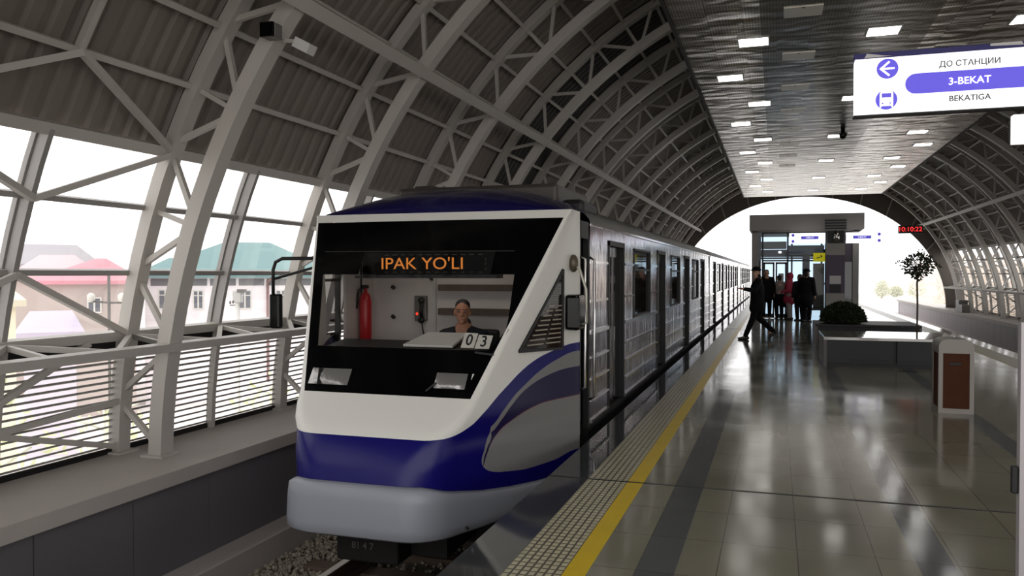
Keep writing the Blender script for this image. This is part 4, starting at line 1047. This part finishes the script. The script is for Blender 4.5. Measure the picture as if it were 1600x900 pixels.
# ticket column before the pavilion
Yc = 29.4; loc = (1.92, Yc + .2, 0); r = thing('service_column', loc, 'grey service column with purple panel and louvred head before the pavilion', 'column')
mb = MB(loc); mb.box(1.62, 2.22, Yc, Yc + .4, 0, .92); mb.build('grey_base', KG, r)
mb = MB(loc); mb.box(1.62, 2.22, Yc, Yc + .4, .92, 2.22); pp = mb.build('purple_body', mat('purple_panel', (74, 62, 82), .45), r)
mb = MB(loc); mb.box(1.74, 2.10, Yc - .01, Yc, 1.24, 1.52); mb.build('screen', LIGHTGREY, pp)
mb = MB(loc); mb.box(1.74, 2.10, Yc - .01, Yc, .95, 1.22); mb.build('ticket_slot', RUBBER, pp)
mb = MB(loc); mb.box(1.62, 2.22, Yc - .02, Yc + .4, 2.22, 2.62); mb.build('grey_head', KG, r)
mb = MB(loc); mb.box(1.66, 2.18, Yc, Yc + .38, 2.62, 3.05); mb.build('neck', RUBBER, r)
mb = MB(loc); mb.tube([(1.95, Yc - .03, 2.64), (1.95, Yc - .03, 3.03)], .10, 16); mb.build('white_cylinder', CHROME, r)
mb = MB(loc); mb.box(1.60, 2.24, Yc, Yc + .38, 3.05, 3.46)
mb.build('top_box', KG, r)
mb = MB(loc)
for i in range(4): mb.box(1.58, 2.26, Yc - .03, Yc, 3.10 + i * .09, 3.15 + i * .09)
mb.build('louvre', RUBBER, r)
# backlit signs beside the column
for i, (xa, xb, lab) in enumerate(((.44, 1.60, 'small backlit white sign with blue pill left of the service column'), (2.25, 3.42, 'small backlit white sign with blue pill right of the service column'))):
    loc = (xa, Yc + .1, 2.62); s_ = thing('direction_sign', loc, lab, 'sign', 'small backlit signs at the pavilion')
    mb = MB(loc); mb.box(xa, xb, Yc + .05, Yc + .15, 2.62, 2.98); mb.build('light_box', SW, s_)
    mb = MB(loc); xm = (xa + xb) / 2 + (.08 if i == 0 else -.08); mb.box(xm - .28, xm + .28, Yc + .045, Yc + .05, 2.77, 2.87); pl_ = mb.build('blue_pill', SBL, s_)
    text_mesh('3-BEKAT', .07, (xm, Yc + .043, 2.82), FACE_CAM, SW, 'pill_text', pl_, loc, .001)
    mb = MB(loc); xi = xa + .12 if i == 0 else xb - .14; disc(mb, xi, 2.91, .05, Yc + .047, 16); disc(mb, xi, 2.70, .05, Yc + .047, 16); mb.build('symbol', SBL, s_)
    mb = MB(loc); mb.box(xa if i else xb - .05, xa + .05 if i else xb, Yc + .08, Yc + .12, 2.98, 3.02) ; mb.box(xa - .03 if i else xb, xa if i else xb + .03, Yc + .06, Yc + .14, 2.7, 2.9); mb.build('bracket', KD, s_)
loc = (1.45, Yc + .2, 2.0); r = thing('warning_sign', loc, 'small yellow sign with dark arrow fixed left of the service column', 'sign')
mb = MB(loc); mb.box(1.22, 1.60, Yc + .1, Yc + .13, 2.0, 2.3); yb_ = mb.build('board', mat('sign_yellow', (228, 220, 20), .5, emit=.25), r)
mb = MB(loc); mb.bar((1.32, Yc + .095, 2.12), (1.50, Yc + .095, 2.17), .004, .03); mb.bar((1.45, Yc + .095, 2.22), (1.51, Yc + .095, 2.17), .004, .03); mb.build('arrow', INK, yb_)
mb = MB(loc); mb.box(1.59, 1.63, Yc + .1, Yc + .13, 2.1, 2.2); mb.build('bracket', KD, r)
# bench inside the pavilion front and red clock
loc = (1.3, 29.9, 0); r = thing('bench', loc, 'small dark bench under the tan panel of the pavilion', 'bench')
mb = MB(loc); mb.box(1.05, 1.6, 29.7, 30.05, .32, .40, 0, .01); mb.build('seat', BDK, r)
for x in (1.08, 1.52):
    mb = MB(loc); mb.box(x, x + .05, 29.72, 30.03, 0, .32); mb.build('leg', RUBBER, r)
Yk = 36.0; loc = (5.1, Yk, 3.2); r = thing('led_clock', loc, 'red digital clock glowing at the far right under the arches', 'clock')
mb = MB(loc); mb.box(4.72, 5.62, Yk, Yk + .1, 3.22, 3.54, 0, .01); mb.build('case', RUBBER, r)
text_mesh('10:10:22', .26, (5.15, Yk - .005, 3.38), FACE_CAM, mat('red_led', (255, 50, 50), .5, emit=1.6), 'digits', r, loc, .002)
mb = MB(loc); mb.bar((5.6, Yk + .05, 3.4), (P(RI, 150, Yk)), .04, .04); mb.build('bracket', STEEL, r)

# ================================================================== PEOPLE
def fuse(name, parts, voxel, m, parent=None, smooth=4):
    """parts: list of ('c', p0, r0, p1, r1) tapered limbs or ('e', centre, radii, rot) ellipsoids, fused into one skin"""
    mb = MB()
    for p in parts:
        if p[0] == 'c':
            _, a, ra, b_, rb = p; a, b_ = Vector(a), Vector(b_)
            mb.tube([a, a + (b_ - a) * .5, b_], [ra, (ra + rb) / 2, rb], 14)
            mb.ell(a, (ra,) * 3, 14, 8); mb.ell(b_, (rb,) * 3, 14, 8)
        else:
            mb.ell(p[1], p[2], 18, 12, 0, p[3] if len(p) > 3 else None)
    bmesh.ops.remove_doubles(mb.bm, verts=mb.bm.verts[:], dist=1e-5)
    me = bpy.data.meshes.new('tmp'); mb.bm.to_mesh(me); mb.bm.free()
    ob = bpy.data.objects.new('tmp', me); COL.objects.link(ob)
    rm = ob.modifiers.new('r', 'REMESH'); rm.mode = 'VOXEL'; rm.voxel_size = voxel; rm.use_smooth_shade = True
    sm = ob.modifiers.new('s', 'SMOOTH'); sm.iterations = smooth; sm.factor = .5
    dg = bpy.context.evaluated_depsgraph_get(); out = bpy.data.meshes.new_from_object(ob.evaluated_get(dg))
    bpy.data.objects.remove(ob); bpy.data.meshes.remove(me)
    out.name = name; out.materials.clear(); out.materials.append(m)
    o = bpy.data.objects.new(name, out); COL.objects.link(o)
    if parent is not None: o.parent = parent
    return o
def hand(w, d, up, thumb):
    """palm + five fingers from wrist w in direction d; up = back of hand; thumb = side vector"""
    w, d, up, t = Vector(w), Vector(d).normalized(), Vector(up).normalized(), Vector(thumb).normalized(); ps = []
    ps.append(('c', w, .024, w + d * .05, .026)); 
    for i, ln in enumerate((.072, .080, .074, .058)):
        b_ = w + d * .085 + t * (.030 - .020 * i); ps.append(('c', w + d * .04 + t * (.02 - .014 * i), .016, b_, .011))
        k = b_ + d * ln * .5 - up * .006; e = k + d * ln * .42 - up * .022
        ps.append(('c', b_, .0105, k, .0095)); ps.append(('c', k, .0095, e, .008))
    b_ = w + d * .03 + t * .028; k = b_ + d * .03 + t * .028; ps.append(('c', w + d * .015 + t * .012, .016, b_, .014)); ps.append(('c', b_, .013, k, .011)); ps.append(('c', k, .011, k + d * .03 + t * .004 - up * .01, .009))
    return ps
SKIN = mat('skin', (196, 150, 124), 0.5); SKIN2 = mat('skin_pale', (206, 168, 146), 0.5)
HAIRD = mat('dark_hair', (24, 19, 17), 0.5); BLKC = mat('black_cloth', (17, 16, 18), 0.85, 0, .2); NAVC = mat('dark_blue_cloth', (26, 26, 36), 0.85, 0, .2)
REDC = mat('rose_red_coat', (176, 60, 84), 0.8, 0, .2); GRYT = mat('grey_trousers', (150, 142, 140), 0.85, 0, .2); SHOE = mat('black_shoe', (14, 13, 13), 0.35); WSHOE = mat('white_shoe', (206, 202, 198), 0.5)
PALEC = mat('pale_jacket', (150, 140, 134), 0.85, 0, .2); BEIGE = mat('scarf_beige', (140, 120, 100), .9)
def head_parts(c, yaw=0.0, s=1.0):
    R = Matrix.Rotation(yaw, 3, 'Z'); c = Vector(c); g = lambda v: c + R @ (Vector(v) * s)
    return [('e', g((0, -.005, .03)), (.074 * s, .092 * s, .092 * s), R), ('e', g((0, .018, -.045)), (.058 * s, .070 * s, .070 * s), R), ('c', g((0, .088, .015)), .011 * s, g((0, .107, -.020)), .017 * s),
            ('e', g((.077, -.005, -.005)), (.014 * s, .024 * s, .034 * s), R), ('e', g((-.077, -.005, -.005)), (.014 * s, .024 * s, .034 * s), R), ('e', g((0, .078, -.095)), (.026 * s, .022 * s, .02 * s), R),
            ('c', g((-.022, .082, -.062)), .010 * s, g((.022, .082, -.062)), .010 * s), ('e', g((.03, .08, .035)), (.03 * s, .014 * s, .010 * s), R), ('e', g((-.03, .08, .035)), (.03 * s, .014 * s, .010 * s), R)]
def face_details(root, c, yaw, s=1.0):
    R = Matrix.Rotation(yaw, 3, 'Z'); c = Vector(c); g = lambda v: c + R @ (Vector(v) * s)
    for x in (-.03, .03):
        mb = MB(); mb.ell(g((x, .080, .012)), (.013 * s, .010 * s, .008 * s)); e = mb.build('eye', mat('eye_white', (150, 140, 134), .3), root)
        mb = MB(); mb.ell(g((x, .089, .012)), (.006 * s, .004 * s, .006 * s)); mb.build('pupil', HAIRD, e)
        mb = MB(); mb.tube([g((x - .02, .087, .033)), g((x, .092, .037)), g((x + .02, .087, .033))], .004 * s, 6); mb.build('eyebrow', HAIRD, root)
    mb = MB(); mb.tube([g((-.022, .091, -.062)), g((0, .096, -.060)), g((.022, .091, -.062))], .004 * s, 6); mb.build('mouth', mat('lips', (150, 84, 74), .5), root)
def hair(root, c, yaw, m, s=1.0, long_=0.0, name='hair'):
    R = Matrix.Rotation(yaw, 3, 'Z'); c = Vector(c); g = lambda v: c + R @ (Vector(v) * s)
    ps = [('e', g((0, -.026, .068)), (.078 * s, .090 * s, .070 * s), R), ('e', g((0, -.058, .01)), (.070 * s, .050 * s, .075 * s), R)]
    if long_: ps.append(('e', g((0, -.05, -.09)), (.08 * s, .05 * s, long_), R))
    return fuse(name, ps, .010, m, root, 3)
def shoe(root, ankle, yaw, m, pitch=0.0):
    a = Vector(ankle); R = Matrix.Rotation(yaw, 3, 'Z') @ Matrix.Rotation(pitch, 3, 'X'); g = lambda v: a + R @ Vector(v)
    return fuse('shoe', [('c', g((0, -.05, -.045)), .040, g((0, .06, -.05)), .040), ('c', g((0, .06, -.05)), .040, g((0, .16, -.058)), .030), ('c', g((0, -.02, -.02)), .042, g((0, 0, .02)), .042)], .010, m, root, 2)
def person(loc, rz, label, J, coat_m, tr_m, shoe_m, skin_m, coat_len=.55, hat=None, hair_m=HAIRD, long_=0.0, face=False, yaw=0.0, hood=None, bulk=1.0, group='passengers on the platform', skirt_r=.20):
    """J: joints in local metres, facing +Y"""
    r = thing('person', loc, label, 'person', group, rz); g = lambda k: Vector(J[k]); H = g('head')
    body = head_parts(H, yaw) + [('c', H + Vector((0, -.01, -.08)), .055, g('neck'), .058), ('c', g('neck') + Vector((0, 0, -.04)), .10, g('chest'), .135), ('c', g('chest'), .135, g('hip'), .135)]
    for s in ('l', 'r'):
        sg = -1 if s == 'l' else 1
        body += [('c', g('neck') + Vector((0, 0, -.06)), .07, g('sh' + s), .058), ('c', g('sh' + s), .055, g('el' + s), .042), ('c', g('el' + s), .042, g('wr' + s), .027),
                 ('c', g('hip') + Vector((sg * .09, 0, -.03)), .095, g('kn' + s), .060), ('c', g('kn' + s), .058, g('an' + s), .038), ('c', g('an' + s), .036, g('an' + s) + Vector((0, .08, -.045)), .028)]
        d = g('wr' + s) - g('el' + s); d.normalize(); side = Vector((-sg, .3, 0)); side = (side - d * side.dot(d)).normalized()
        fw = d.cross(side).normalized()
        body += hand(g('wr' + s), d, Vector((sg, 0, .2)) - d * (Vector((sg, 0, .2)).dot(d)), Vector((0, 1, 0.1)) - d * Vector((0, 1, .1)).dot(d))
    fuse('body', body, .010, skin_m, r, 3)
    b = bulk
    coat = [('c', g('neck') + Vector((0, 0, -.03)), .085, g('chest'), .165 * b), ('c', g('chest'), .165 * b, g('hip'), .165 * b), ('e', g('chest'), (.205 * b, .145 * b, .20)), ('c', g('neck') + Vector((0, -.01, .025)), .072, g('neck') + Vector((0, -.01, -.05)), .095)]
    hem = g('hip') + Vector((0, 0, -coat_len))
    if coat_len > .05: coat.append(('c', g('hip'), .165 * b, hem + Vector((0, 0, skirt_r * .6)), skirt_r))
    for s in ('l', 'r'):
        coat += [('c', g('neck') + Vector((0, 0, -.06)), .085, g('sh' + s), .078), ('c', g('sh' + s), .078, g('el' + s), .064), ('c', g('el' + s), .064, g('wr' + s), .046)]
    fuse('coat', coat, .014, coat_m, r, 4)
    tr = [('c', g('hip') + Vector((0, 0, 0)), .15, g('hip') + Vector((0, 0, -.06)), .15)]
    for s in ('l', 'r'):
        sg = -1 if s == 'l' else 1
        tr += [('c', g('hip') + Vector((sg * .09, 0, -.03)), .108, g('kn' + s), .078), ('c', g('kn' + s), .076, g('an' + s) + Vector((0, 0, .02)), .062)]
    fuse('trousers', tr, .014, tr_m, r, 4)
    for s in ('l', 'r'): shoe(r, J['an' + s], 0, shoe_m, J.get('pitch' + s, 0))
    if hood: fuse('hood', [('e', H + Vector((0, -.025, .03)), (.115, .115, .135)), ('e', H + Vector((0, -.02, -.10)), (.10, .095, .09))], .012, hood, r, 3)
    else: hair(r, H, yaw, hair_m, 1, long_)
    if hat: fuse('hat', [('e', H + Vector((0, -.01, .095)), (.095, .105, .07)), ('e', H + Vector((0, .01, .07)), (.135, .145, .018))], .010, hat, r, 2)
    if face: face_details(r, H, yaw)
    return r
STAND = dict(head=(0, .01, 1.60), neck=(0, -.01, 1.48), chest=(0, 0, 1.25), hip=(0, 0, .95), shl=(-.19, 0, 1.40), shr=(.19, 0, 1.40), ell=(-.25, -.02, 1.13), elr=(.25, -.02, 1.13), wrl=(-.25, .06, .90), wrr=(.25, .06, .90),
             knl=(-.10, .02, .50), knr=(.10, .02, .50), anl=(-.10, -.02, .085), anr=(.10, -.02, .085))
# walking man: heading to the right of the picture's depth, face turned to the camera side; long coat, left arm held out
WALK = dict(STAND, head=(0, .03, 1.60), knl=(-.09, .12, .50), anl=(-.09, .28, .085), knr=(.10, -.06, .51), anr=(.10, -.38, .19), pitchr=-.75, pitchl=.0, ell=(-.30, .10, 1.18), wrl=(-.34, .34, 1.22), elr=(.26, -.10, 1.15), wrr=(.27, -.02, .92))
person((-.42, 20.3, 0), RD(100), 'person in long black coat and cap walking beside the train, one arm held out', WALK, BLKC, BLKC, SHOE, SKIN, .30, hat=BLKC, yaw=RD(55), skirt_r=.19)
person((-.30, 29.6, 0), RD(185), 'person in black with white shoes standing just behind the walking man', dict(STAND), BLKC, BLKC, WSHOE, SKIN, .28, skirt_r=.24, bulk=1.15)
ST3 = dict(STAND); ST3 = {k: (tuple(c * .88 for c in v) if isinstance(v, tuple) else v) for k, v in ST3.items()}
person((.12, 29.9, 0), RD(20), 'person in a pale jacket and dark trousers by the pavilion door', ST3, PALEC, NAVC, SHOE, SKIN2, .02, bulk=.85)
REDJ = {k: (tuple(c * .92 for c in v) if isinstance(v, tuple) else v) for k, v in STAND.items()}; REDJ['wrl'] = (-.26, .20, .95); REDJ['ell'] = (-.27, -.02, 1.02)
person((.46, 29.5, 0), RD(75), 'person in a hooded rose red coat and grey trousers carrying a dark bag', REDJ, REDC, GRYT, SHOE, SKIN2, .30, hood=REDC, skirt_r=.22)
loc = (.30, 29.55, .42); bg_ = thing('handbag', loc, 'dark handbag hanging from the hand of the person in rose red', 'bag')
mb = MB(loc); mb.box(.20, .38, 29.48, 29.60, .42, .68, 0, .03); mb.build('bag_body', BLKC, bg_)
mb = MB(loc); mb.tube([(.23, 29.54, .67), (.25, 29.54, .82), (.29, 29.54, .87), (.33, 29.54, .82), (.35, 29.54, .67)], .012, 8); mb.build('strap', BLKC, bg_)
person((.97, 28.2, 0), RD(-25), 'person in a long black coat and wide hat standing left of the bush', dict(STAND), BLKC, BLKC, SHOE, SKIN, .38, hat=BLKC, bulk=1.15, skirt_r=.24, long_=.08)
PJ4 = {k: (tuple(c * .9 for c in v) if isinstance(v, tuple) else v) for k, v in STAND.items()}
person((.77, 28.85, 0), RD(30), 'person with a beige scarf half hidden behind the wide-hatted person', PJ4, NAVC, BLKC, SHOE, SKIN2, .30, hair_m=mat('brown_hair', (84, 62, 46), .5), long_=.09)

# driver, seated in the cab (faces the camera: local +Y turned to -Y)
DJ = dict(head=(0, .05, .83), neck=(0, .01, .69), chest=(0, 0, .46), hip=(0, -.02, .14), shl=(-.205, .02, .585), shr=(.205, .02, .585), ell=(-.30, .10, .36), elr=(.30, .10, .36), wrl=(-.20, .34, .40), wrr=(.20, .34, .40),
          knl=(-.14, .42, .14), knr=(.14, .42, .14), anl=(-.14, .46, -.26), anr=(.14, .46, -.26))
person((-3.0, 7.62, .36), pi, 'person driving the train, dark jacket, seated behind the windscreen', DJ, NAVC, NAVC, SHOE, mat('driver_skin', (186, 132, 104), .5), .0, face=True, yaw=RD(16), group='train crew')

# ================================================================== OUTSIDE WORLD
GZ = -5.5
mb = MB((0, 40, GZ)); mb._add([(-260, -120, GZ), (260, -120, GZ), (260, 320, GZ), (-260, 320, GZ)], [(0, 1, 2, 3)]); struct(mb.build('ground', mat('pale_ground', (226, 223, 219), 0.9, 0, .2, .12, .2)))
CT = math.atan(412 / 1260)
def cam_frame(depth, px):          # world point on the ground under image column px at a given depth
    lat = (px - 800) / 1260 * depth
    return Vector((lat * cos(CT) - depth * sin(CT), lat * sin(CT) + depth * cos(CT), 0))
def ang(px): return math.atan((px - 800) / 1260)
def fx(px, pc, d):                  # offset along a facade facing the viewer, in metres
    dist = d / cos(ang(pc)); return dist * tan(ang(px) - ang(pc))
def house(name, label, depth, px0, px1, z_eave, wall_m, roof_m, rise, deep, win=None, ridge=(.35, .65), over=.5, frieze=False, group='houses beyond the station', kx=0.0):
    pc = (px0 + px1) / 2; c = cam_frame(depth, pc); yaw = CT - ang(pc); xl, xr = fx(px0, pc, depth), fx(px1, pc, depth); w = xr - xl
    a = c + Vector((cos(yaw), sin(yaw), 0)) * xl; rz_extra = yaw - CT
    if win: win = [(fx(p, pc, depth) - xl, fx(q, pc, depth) - xl, u, v) for p, q, u, v in win]
    r = thing(name, (a.x, a.y, GZ), label, 'house', group, CT + rz_extra)
    h = z_eave - GZ
    mb = MB(); mb.box(0, w, 0, deep, 0, h); mb.build('walls', wall_m, r)
    mb = MB(); o_ = over
    e = [(-o_, -o_, h), (w + o_, -o_, h), (w + o_, deep + o_, h), (-o_, deep + o_, h)]; k0, k1 = (w * ridge[0], deep / 2, h + rise), (w * ridge[1], deep / 2, h + rise)
    mb._add([Vector(v) for v in e] + [Vector(k0), Vector(k1)] + [Vector(v) + Vector((0, 0, -.18)) for v in e], [(0, 1, 5, 4), (1, 2, 5), (2, 3, 4, 5), (3, 0, 4), (0, 6, 7, 1), (1, 7, 8, 2), (2, 8, 9, 3), (3, 9, 6, 0), (9, 8, 7, 6)])
    mb.build('roof', roof_m, r)
    if win:
        for (x0, x1, z0, z1) in win:
            mb = MB(); t = .07
            mb.box(x0, x1, -.04, .02, z0 - GZ, z1 - GZ); f = mb.build('window', mat('house_pane', (120, 122, 130), .15), r)
            mb = MB(); xm = (x0 + x1) / 2
            for q0, q1, s0, s1 in ((x0 - t, x0, z0, z1), (x1, x1 + t, z0, z1), (x0 - t, x1 + t, z1, z1 + t), (x0 - t, x1 + t, z0 - t, z0), (xm - .04, xm + .04, z0, z1), (x0, x1, z0 + (z1 - z0) * .72, z0 + (z1 - z0) * .77)):
                mb.box(q0, q1, -.07, .0, s0 - GZ, s1 - GZ)
            mb.build('window_frame', WHITE, f)
    if frieze:
        i = 0; x = .3
        while x < w - 1:
            mb = MB(); mb.box(x, x + 1.35, -.03, .02, h - .62, h - .24); mb.build('frieze_vent', mat('vent_grey', (128, 126, 130), .5), r); x += 1.5
    return r
WALLW = mat('plaster_white', (250, 244, 247), 0.8); WALLC = mat('plaster_cream', (242, 232, 208), 0.8); WALLB = mat('plaster_beige', (194, 181, 175), 0.8, 0, .2, .06, .4); WALLL = mat('plaster_lavender', (216, 208, 219), .8)
def roofm(n_, c): return mat(n_, c, .55, 0, .4, .06, .6)
D = 45; px2m = lambda p, p0, d: (p - p0) / 1260 * d
W1 = [(a, b_, z0, z1) for a, b_, z0, z1 in ((249, 267, -.28, .68), (303, 316, -.30, .62), (333, 346, -.30, .62), (374, 391, -.32, .62), (432, 446, -.32, .62))]
gh = house('house', 'white house with long green hipped roof and row of windows', D, 226, 520, 1.55, WALLW, roofm('green_roof', (116, 150, 150)), 2.0, 11, win=W1, ridge=(.40, .67), frieze=True)
X1 = lambda p: fx(p, 373, D) - fx(226, 373, D)
mb = MB(); mb._add([(-.5, -.5, 7.05), (X1(345), -.5, 7.05), (X1(302), 2.6, 8.0), (X1(258), 2.6, 8.0), (-.5, 6, 7.05), (X1(345), 6, 7.05)], [(0, 1, 2, 3), (0, 3, 4), (1, 5, 2), (3, 2, 5, 4)]); mb.build('lower_roof', MATS['green_roof'], gh)
mb = MB(); mb.tube([(X1(418), -.12, 1.0), (X1(418), -.12, 6.7)], .07, 8); mb.tube([(X1(418), -.12, 6.6), (X1(425), -.3, 6.9)], .07, 8); mb.build('downpipe', mat('pipe_brown', (150, 116, 112), .5), gh)
D = 40
W2 = [(138, 156, -.3, .35), (104, 120, -1.1, -.75)]
house('house', 'beige house with pink hipped roof left of the green-roofed house', D, 58, 212, 1.25, WALLB, roofm('pink_roof', (214, 150, 160)), 1.15, 4, win=W2, ridge=(.60, .70), over=.4)
D = 47
house('house', 'low pink roof wing with pale gable behind the beige house', D, 22, 150, 1.45, WALLB, roofm('pale_pink_roof', (220, 180, 184)), 1.3, 6, ridge=(.30, .75), over=.4)
D = 58
house('house', 'grey roofed building on the skyline behind the pink roofs', D, 5, 150, 2.3, WALLB, roofm('slate_roof', (166, 162, 166)), 1.5, 6, ridge=(.05, .80), over=.4)
D = 22
house('house', 'cream house at the left edge nearest the station', D, -150, 24, .85, WALLC, roofm('cream_roof', (222, 214, 192)), .5, 2.4, ridge=(.3, .9), over=.25)
D = 31
house('shed', 'low shed with lavender roof between the cream and beige houses', D, 36, 118, -.65, WALLL, roofm('lavender_roof', (198, 188, 206)), .75, 3, ridge=(.1, .95), over=.3)
D = 27
a = cam_frame(D, 170); loc = (a.x, a.y, GZ); r = thing('street_lamp', loc, 'grey street lamp pole with two lamps on a crossbar', 'street lamp', rz=CT)
mb = MB(); mb.tube([(0, 0, 0), (0, 0, 1.58 - 2 / 1260 * D - GZ)], .05, 8); mb.build('pole', GREYM, r)
zb = 1.58 - 45 / 1260 * D - GZ; x0, x1 = px2m(142, 170, D), px2m(190, 170, D)
mb = MB(); mb.tube([(x0, 0, zb + .05), (0, 0, zb), (x1, 0, zb)], .035, 8); mb.build('crossbar', GREYM, r)
for x in (x0, x1):
    mb = MB(); mb.lathe((x, 0, zb + .03), [(.08, 0), (.12, .06), (.12, .22), (.04, .30)], 12); mb.build('lamp_head', WHITE, r)
D = 24
a = cam_frame(D, 371); r = thing('camera_pole', (a.x, a.y, GZ), 'white equipment post with small side brackets in front of the green-roofed house', 'post', rz=CT)
zt = 1.58 - 26 / 1260 * D - GZ; zb_ = 1.58 - 50 / 1260 * D - GZ
mb = MB(); mb.tube([(0, 0, 0), (0, 0, zt)], .07, 10); mb.build('pole', WHITE, r)
mb = MB(); mb.box(-.12, .14, -.1, .1, zb_ + .1, zt, 0, .03); mb.build('cabinet', LIGHTGREY, r)
mb = MB(); mb.bar((-.22, 0, zb_ + .02), (.14, 0, zb_ + .02), .05, .03); mb.ell((-.22, 0, zb_ + .1), (.03, .03, .05)); mb.ell((-.10, -.1, zb_ + .12), (.03, .03, .05)); mb.box(.02, .26, -.12, .05, zt - .06, zt + .04); mb.build('bracket', GREYM, r)

# trees outside
TL = mat('haze_pale_leaf', (224, 224, 208), 0.8, 0, .2, .2, 3); TL2 = mat('haze_pale_twigs', (234, 224, 214), .8, 0, .2, .2, 3)  # haze wash-out of the far trees is put into these near-white colours
rnd = random.Random(5)
def tree(x, y, zb, zt, rad, label, m, n, size, group, bark=None):
    r = thing('tree', (x, y, zb), label, 'tree', group); loc = (x, y, zb); H = zt - zb
    mb = MB(loc); mb.tube([(x, y, zb), (x + .1, y, zb + H * .5), (x, y, zb + H * .9)], H * .022, 8, r1=H * .006)
    for i in range(9):
        a = i * 2.4; z = zb + H * (.35 + .06 * i); mb.tube([(x, y, z), (x + rad * .7 * cos(a), y + rad * .7 * sin(a), z + H * .12)], H * .008, 6)
    mb.build('trunk', bark or BARK, r)
    mb = MB(loc); leaves(mb, (x, y, zb + H * .55), (rad, rad, H * .42), n, size, rnd, .2); leaves(mb, (x, y, zb + H * .35), (rad * 1.15, rad * 1.15, H * .28), n // 2, size, rnd, .2); mb.build('crown', m, r)
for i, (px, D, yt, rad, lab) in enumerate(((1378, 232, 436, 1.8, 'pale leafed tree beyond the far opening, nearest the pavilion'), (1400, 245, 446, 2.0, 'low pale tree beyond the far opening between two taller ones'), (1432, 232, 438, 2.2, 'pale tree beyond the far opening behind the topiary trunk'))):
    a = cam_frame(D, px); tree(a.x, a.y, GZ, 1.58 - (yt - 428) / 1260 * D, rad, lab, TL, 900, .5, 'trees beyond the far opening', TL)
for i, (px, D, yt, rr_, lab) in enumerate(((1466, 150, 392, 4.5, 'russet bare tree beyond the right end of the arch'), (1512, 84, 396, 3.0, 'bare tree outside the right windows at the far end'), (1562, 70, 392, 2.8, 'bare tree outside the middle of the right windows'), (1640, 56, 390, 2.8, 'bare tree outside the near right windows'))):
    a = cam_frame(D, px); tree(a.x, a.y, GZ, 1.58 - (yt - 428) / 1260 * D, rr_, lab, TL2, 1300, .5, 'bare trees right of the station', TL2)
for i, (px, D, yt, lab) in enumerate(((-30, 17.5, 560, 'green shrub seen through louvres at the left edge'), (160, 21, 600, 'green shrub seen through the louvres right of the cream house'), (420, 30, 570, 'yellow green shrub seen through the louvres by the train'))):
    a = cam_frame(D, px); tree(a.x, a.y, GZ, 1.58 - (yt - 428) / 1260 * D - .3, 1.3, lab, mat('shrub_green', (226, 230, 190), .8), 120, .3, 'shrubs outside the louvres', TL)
# cabinet on the right ledge, bollard post at platform end
loc = (8.35, 42.5, LED); r = thing('equipment_cabinet', loc, 'dark stepped cabinet standing on the far right ledge', 'cabinet')
mb = MB(loc); mb.box(8.12, 8.5, 42.2, 42.9, LED, LED + .55, 0, .01); mb.build('tall_box', GREYM, r)
mb = MB(loc); mb.box(8.12, 8.45, 41.5, 42.2, LED, LED + .36, 0, .01); mb.build('low_box', GREYM, r)
loc = (3.3, 45.0, 0); r = thing('bollard_post', loc, 'thin dark post standing right of the pavilion at the platform end', 'post')
mb = MB(loc); mb.box(3.18, 3.42, 44.95, 45.05, 0, 1.1, 0, .01); mb.build('post', GREYM, r)
mb = MB(loc); mb.box(3.12, 3.48, 44.9, 45.1, 0, .03); mb.build('base', GREYM, r)
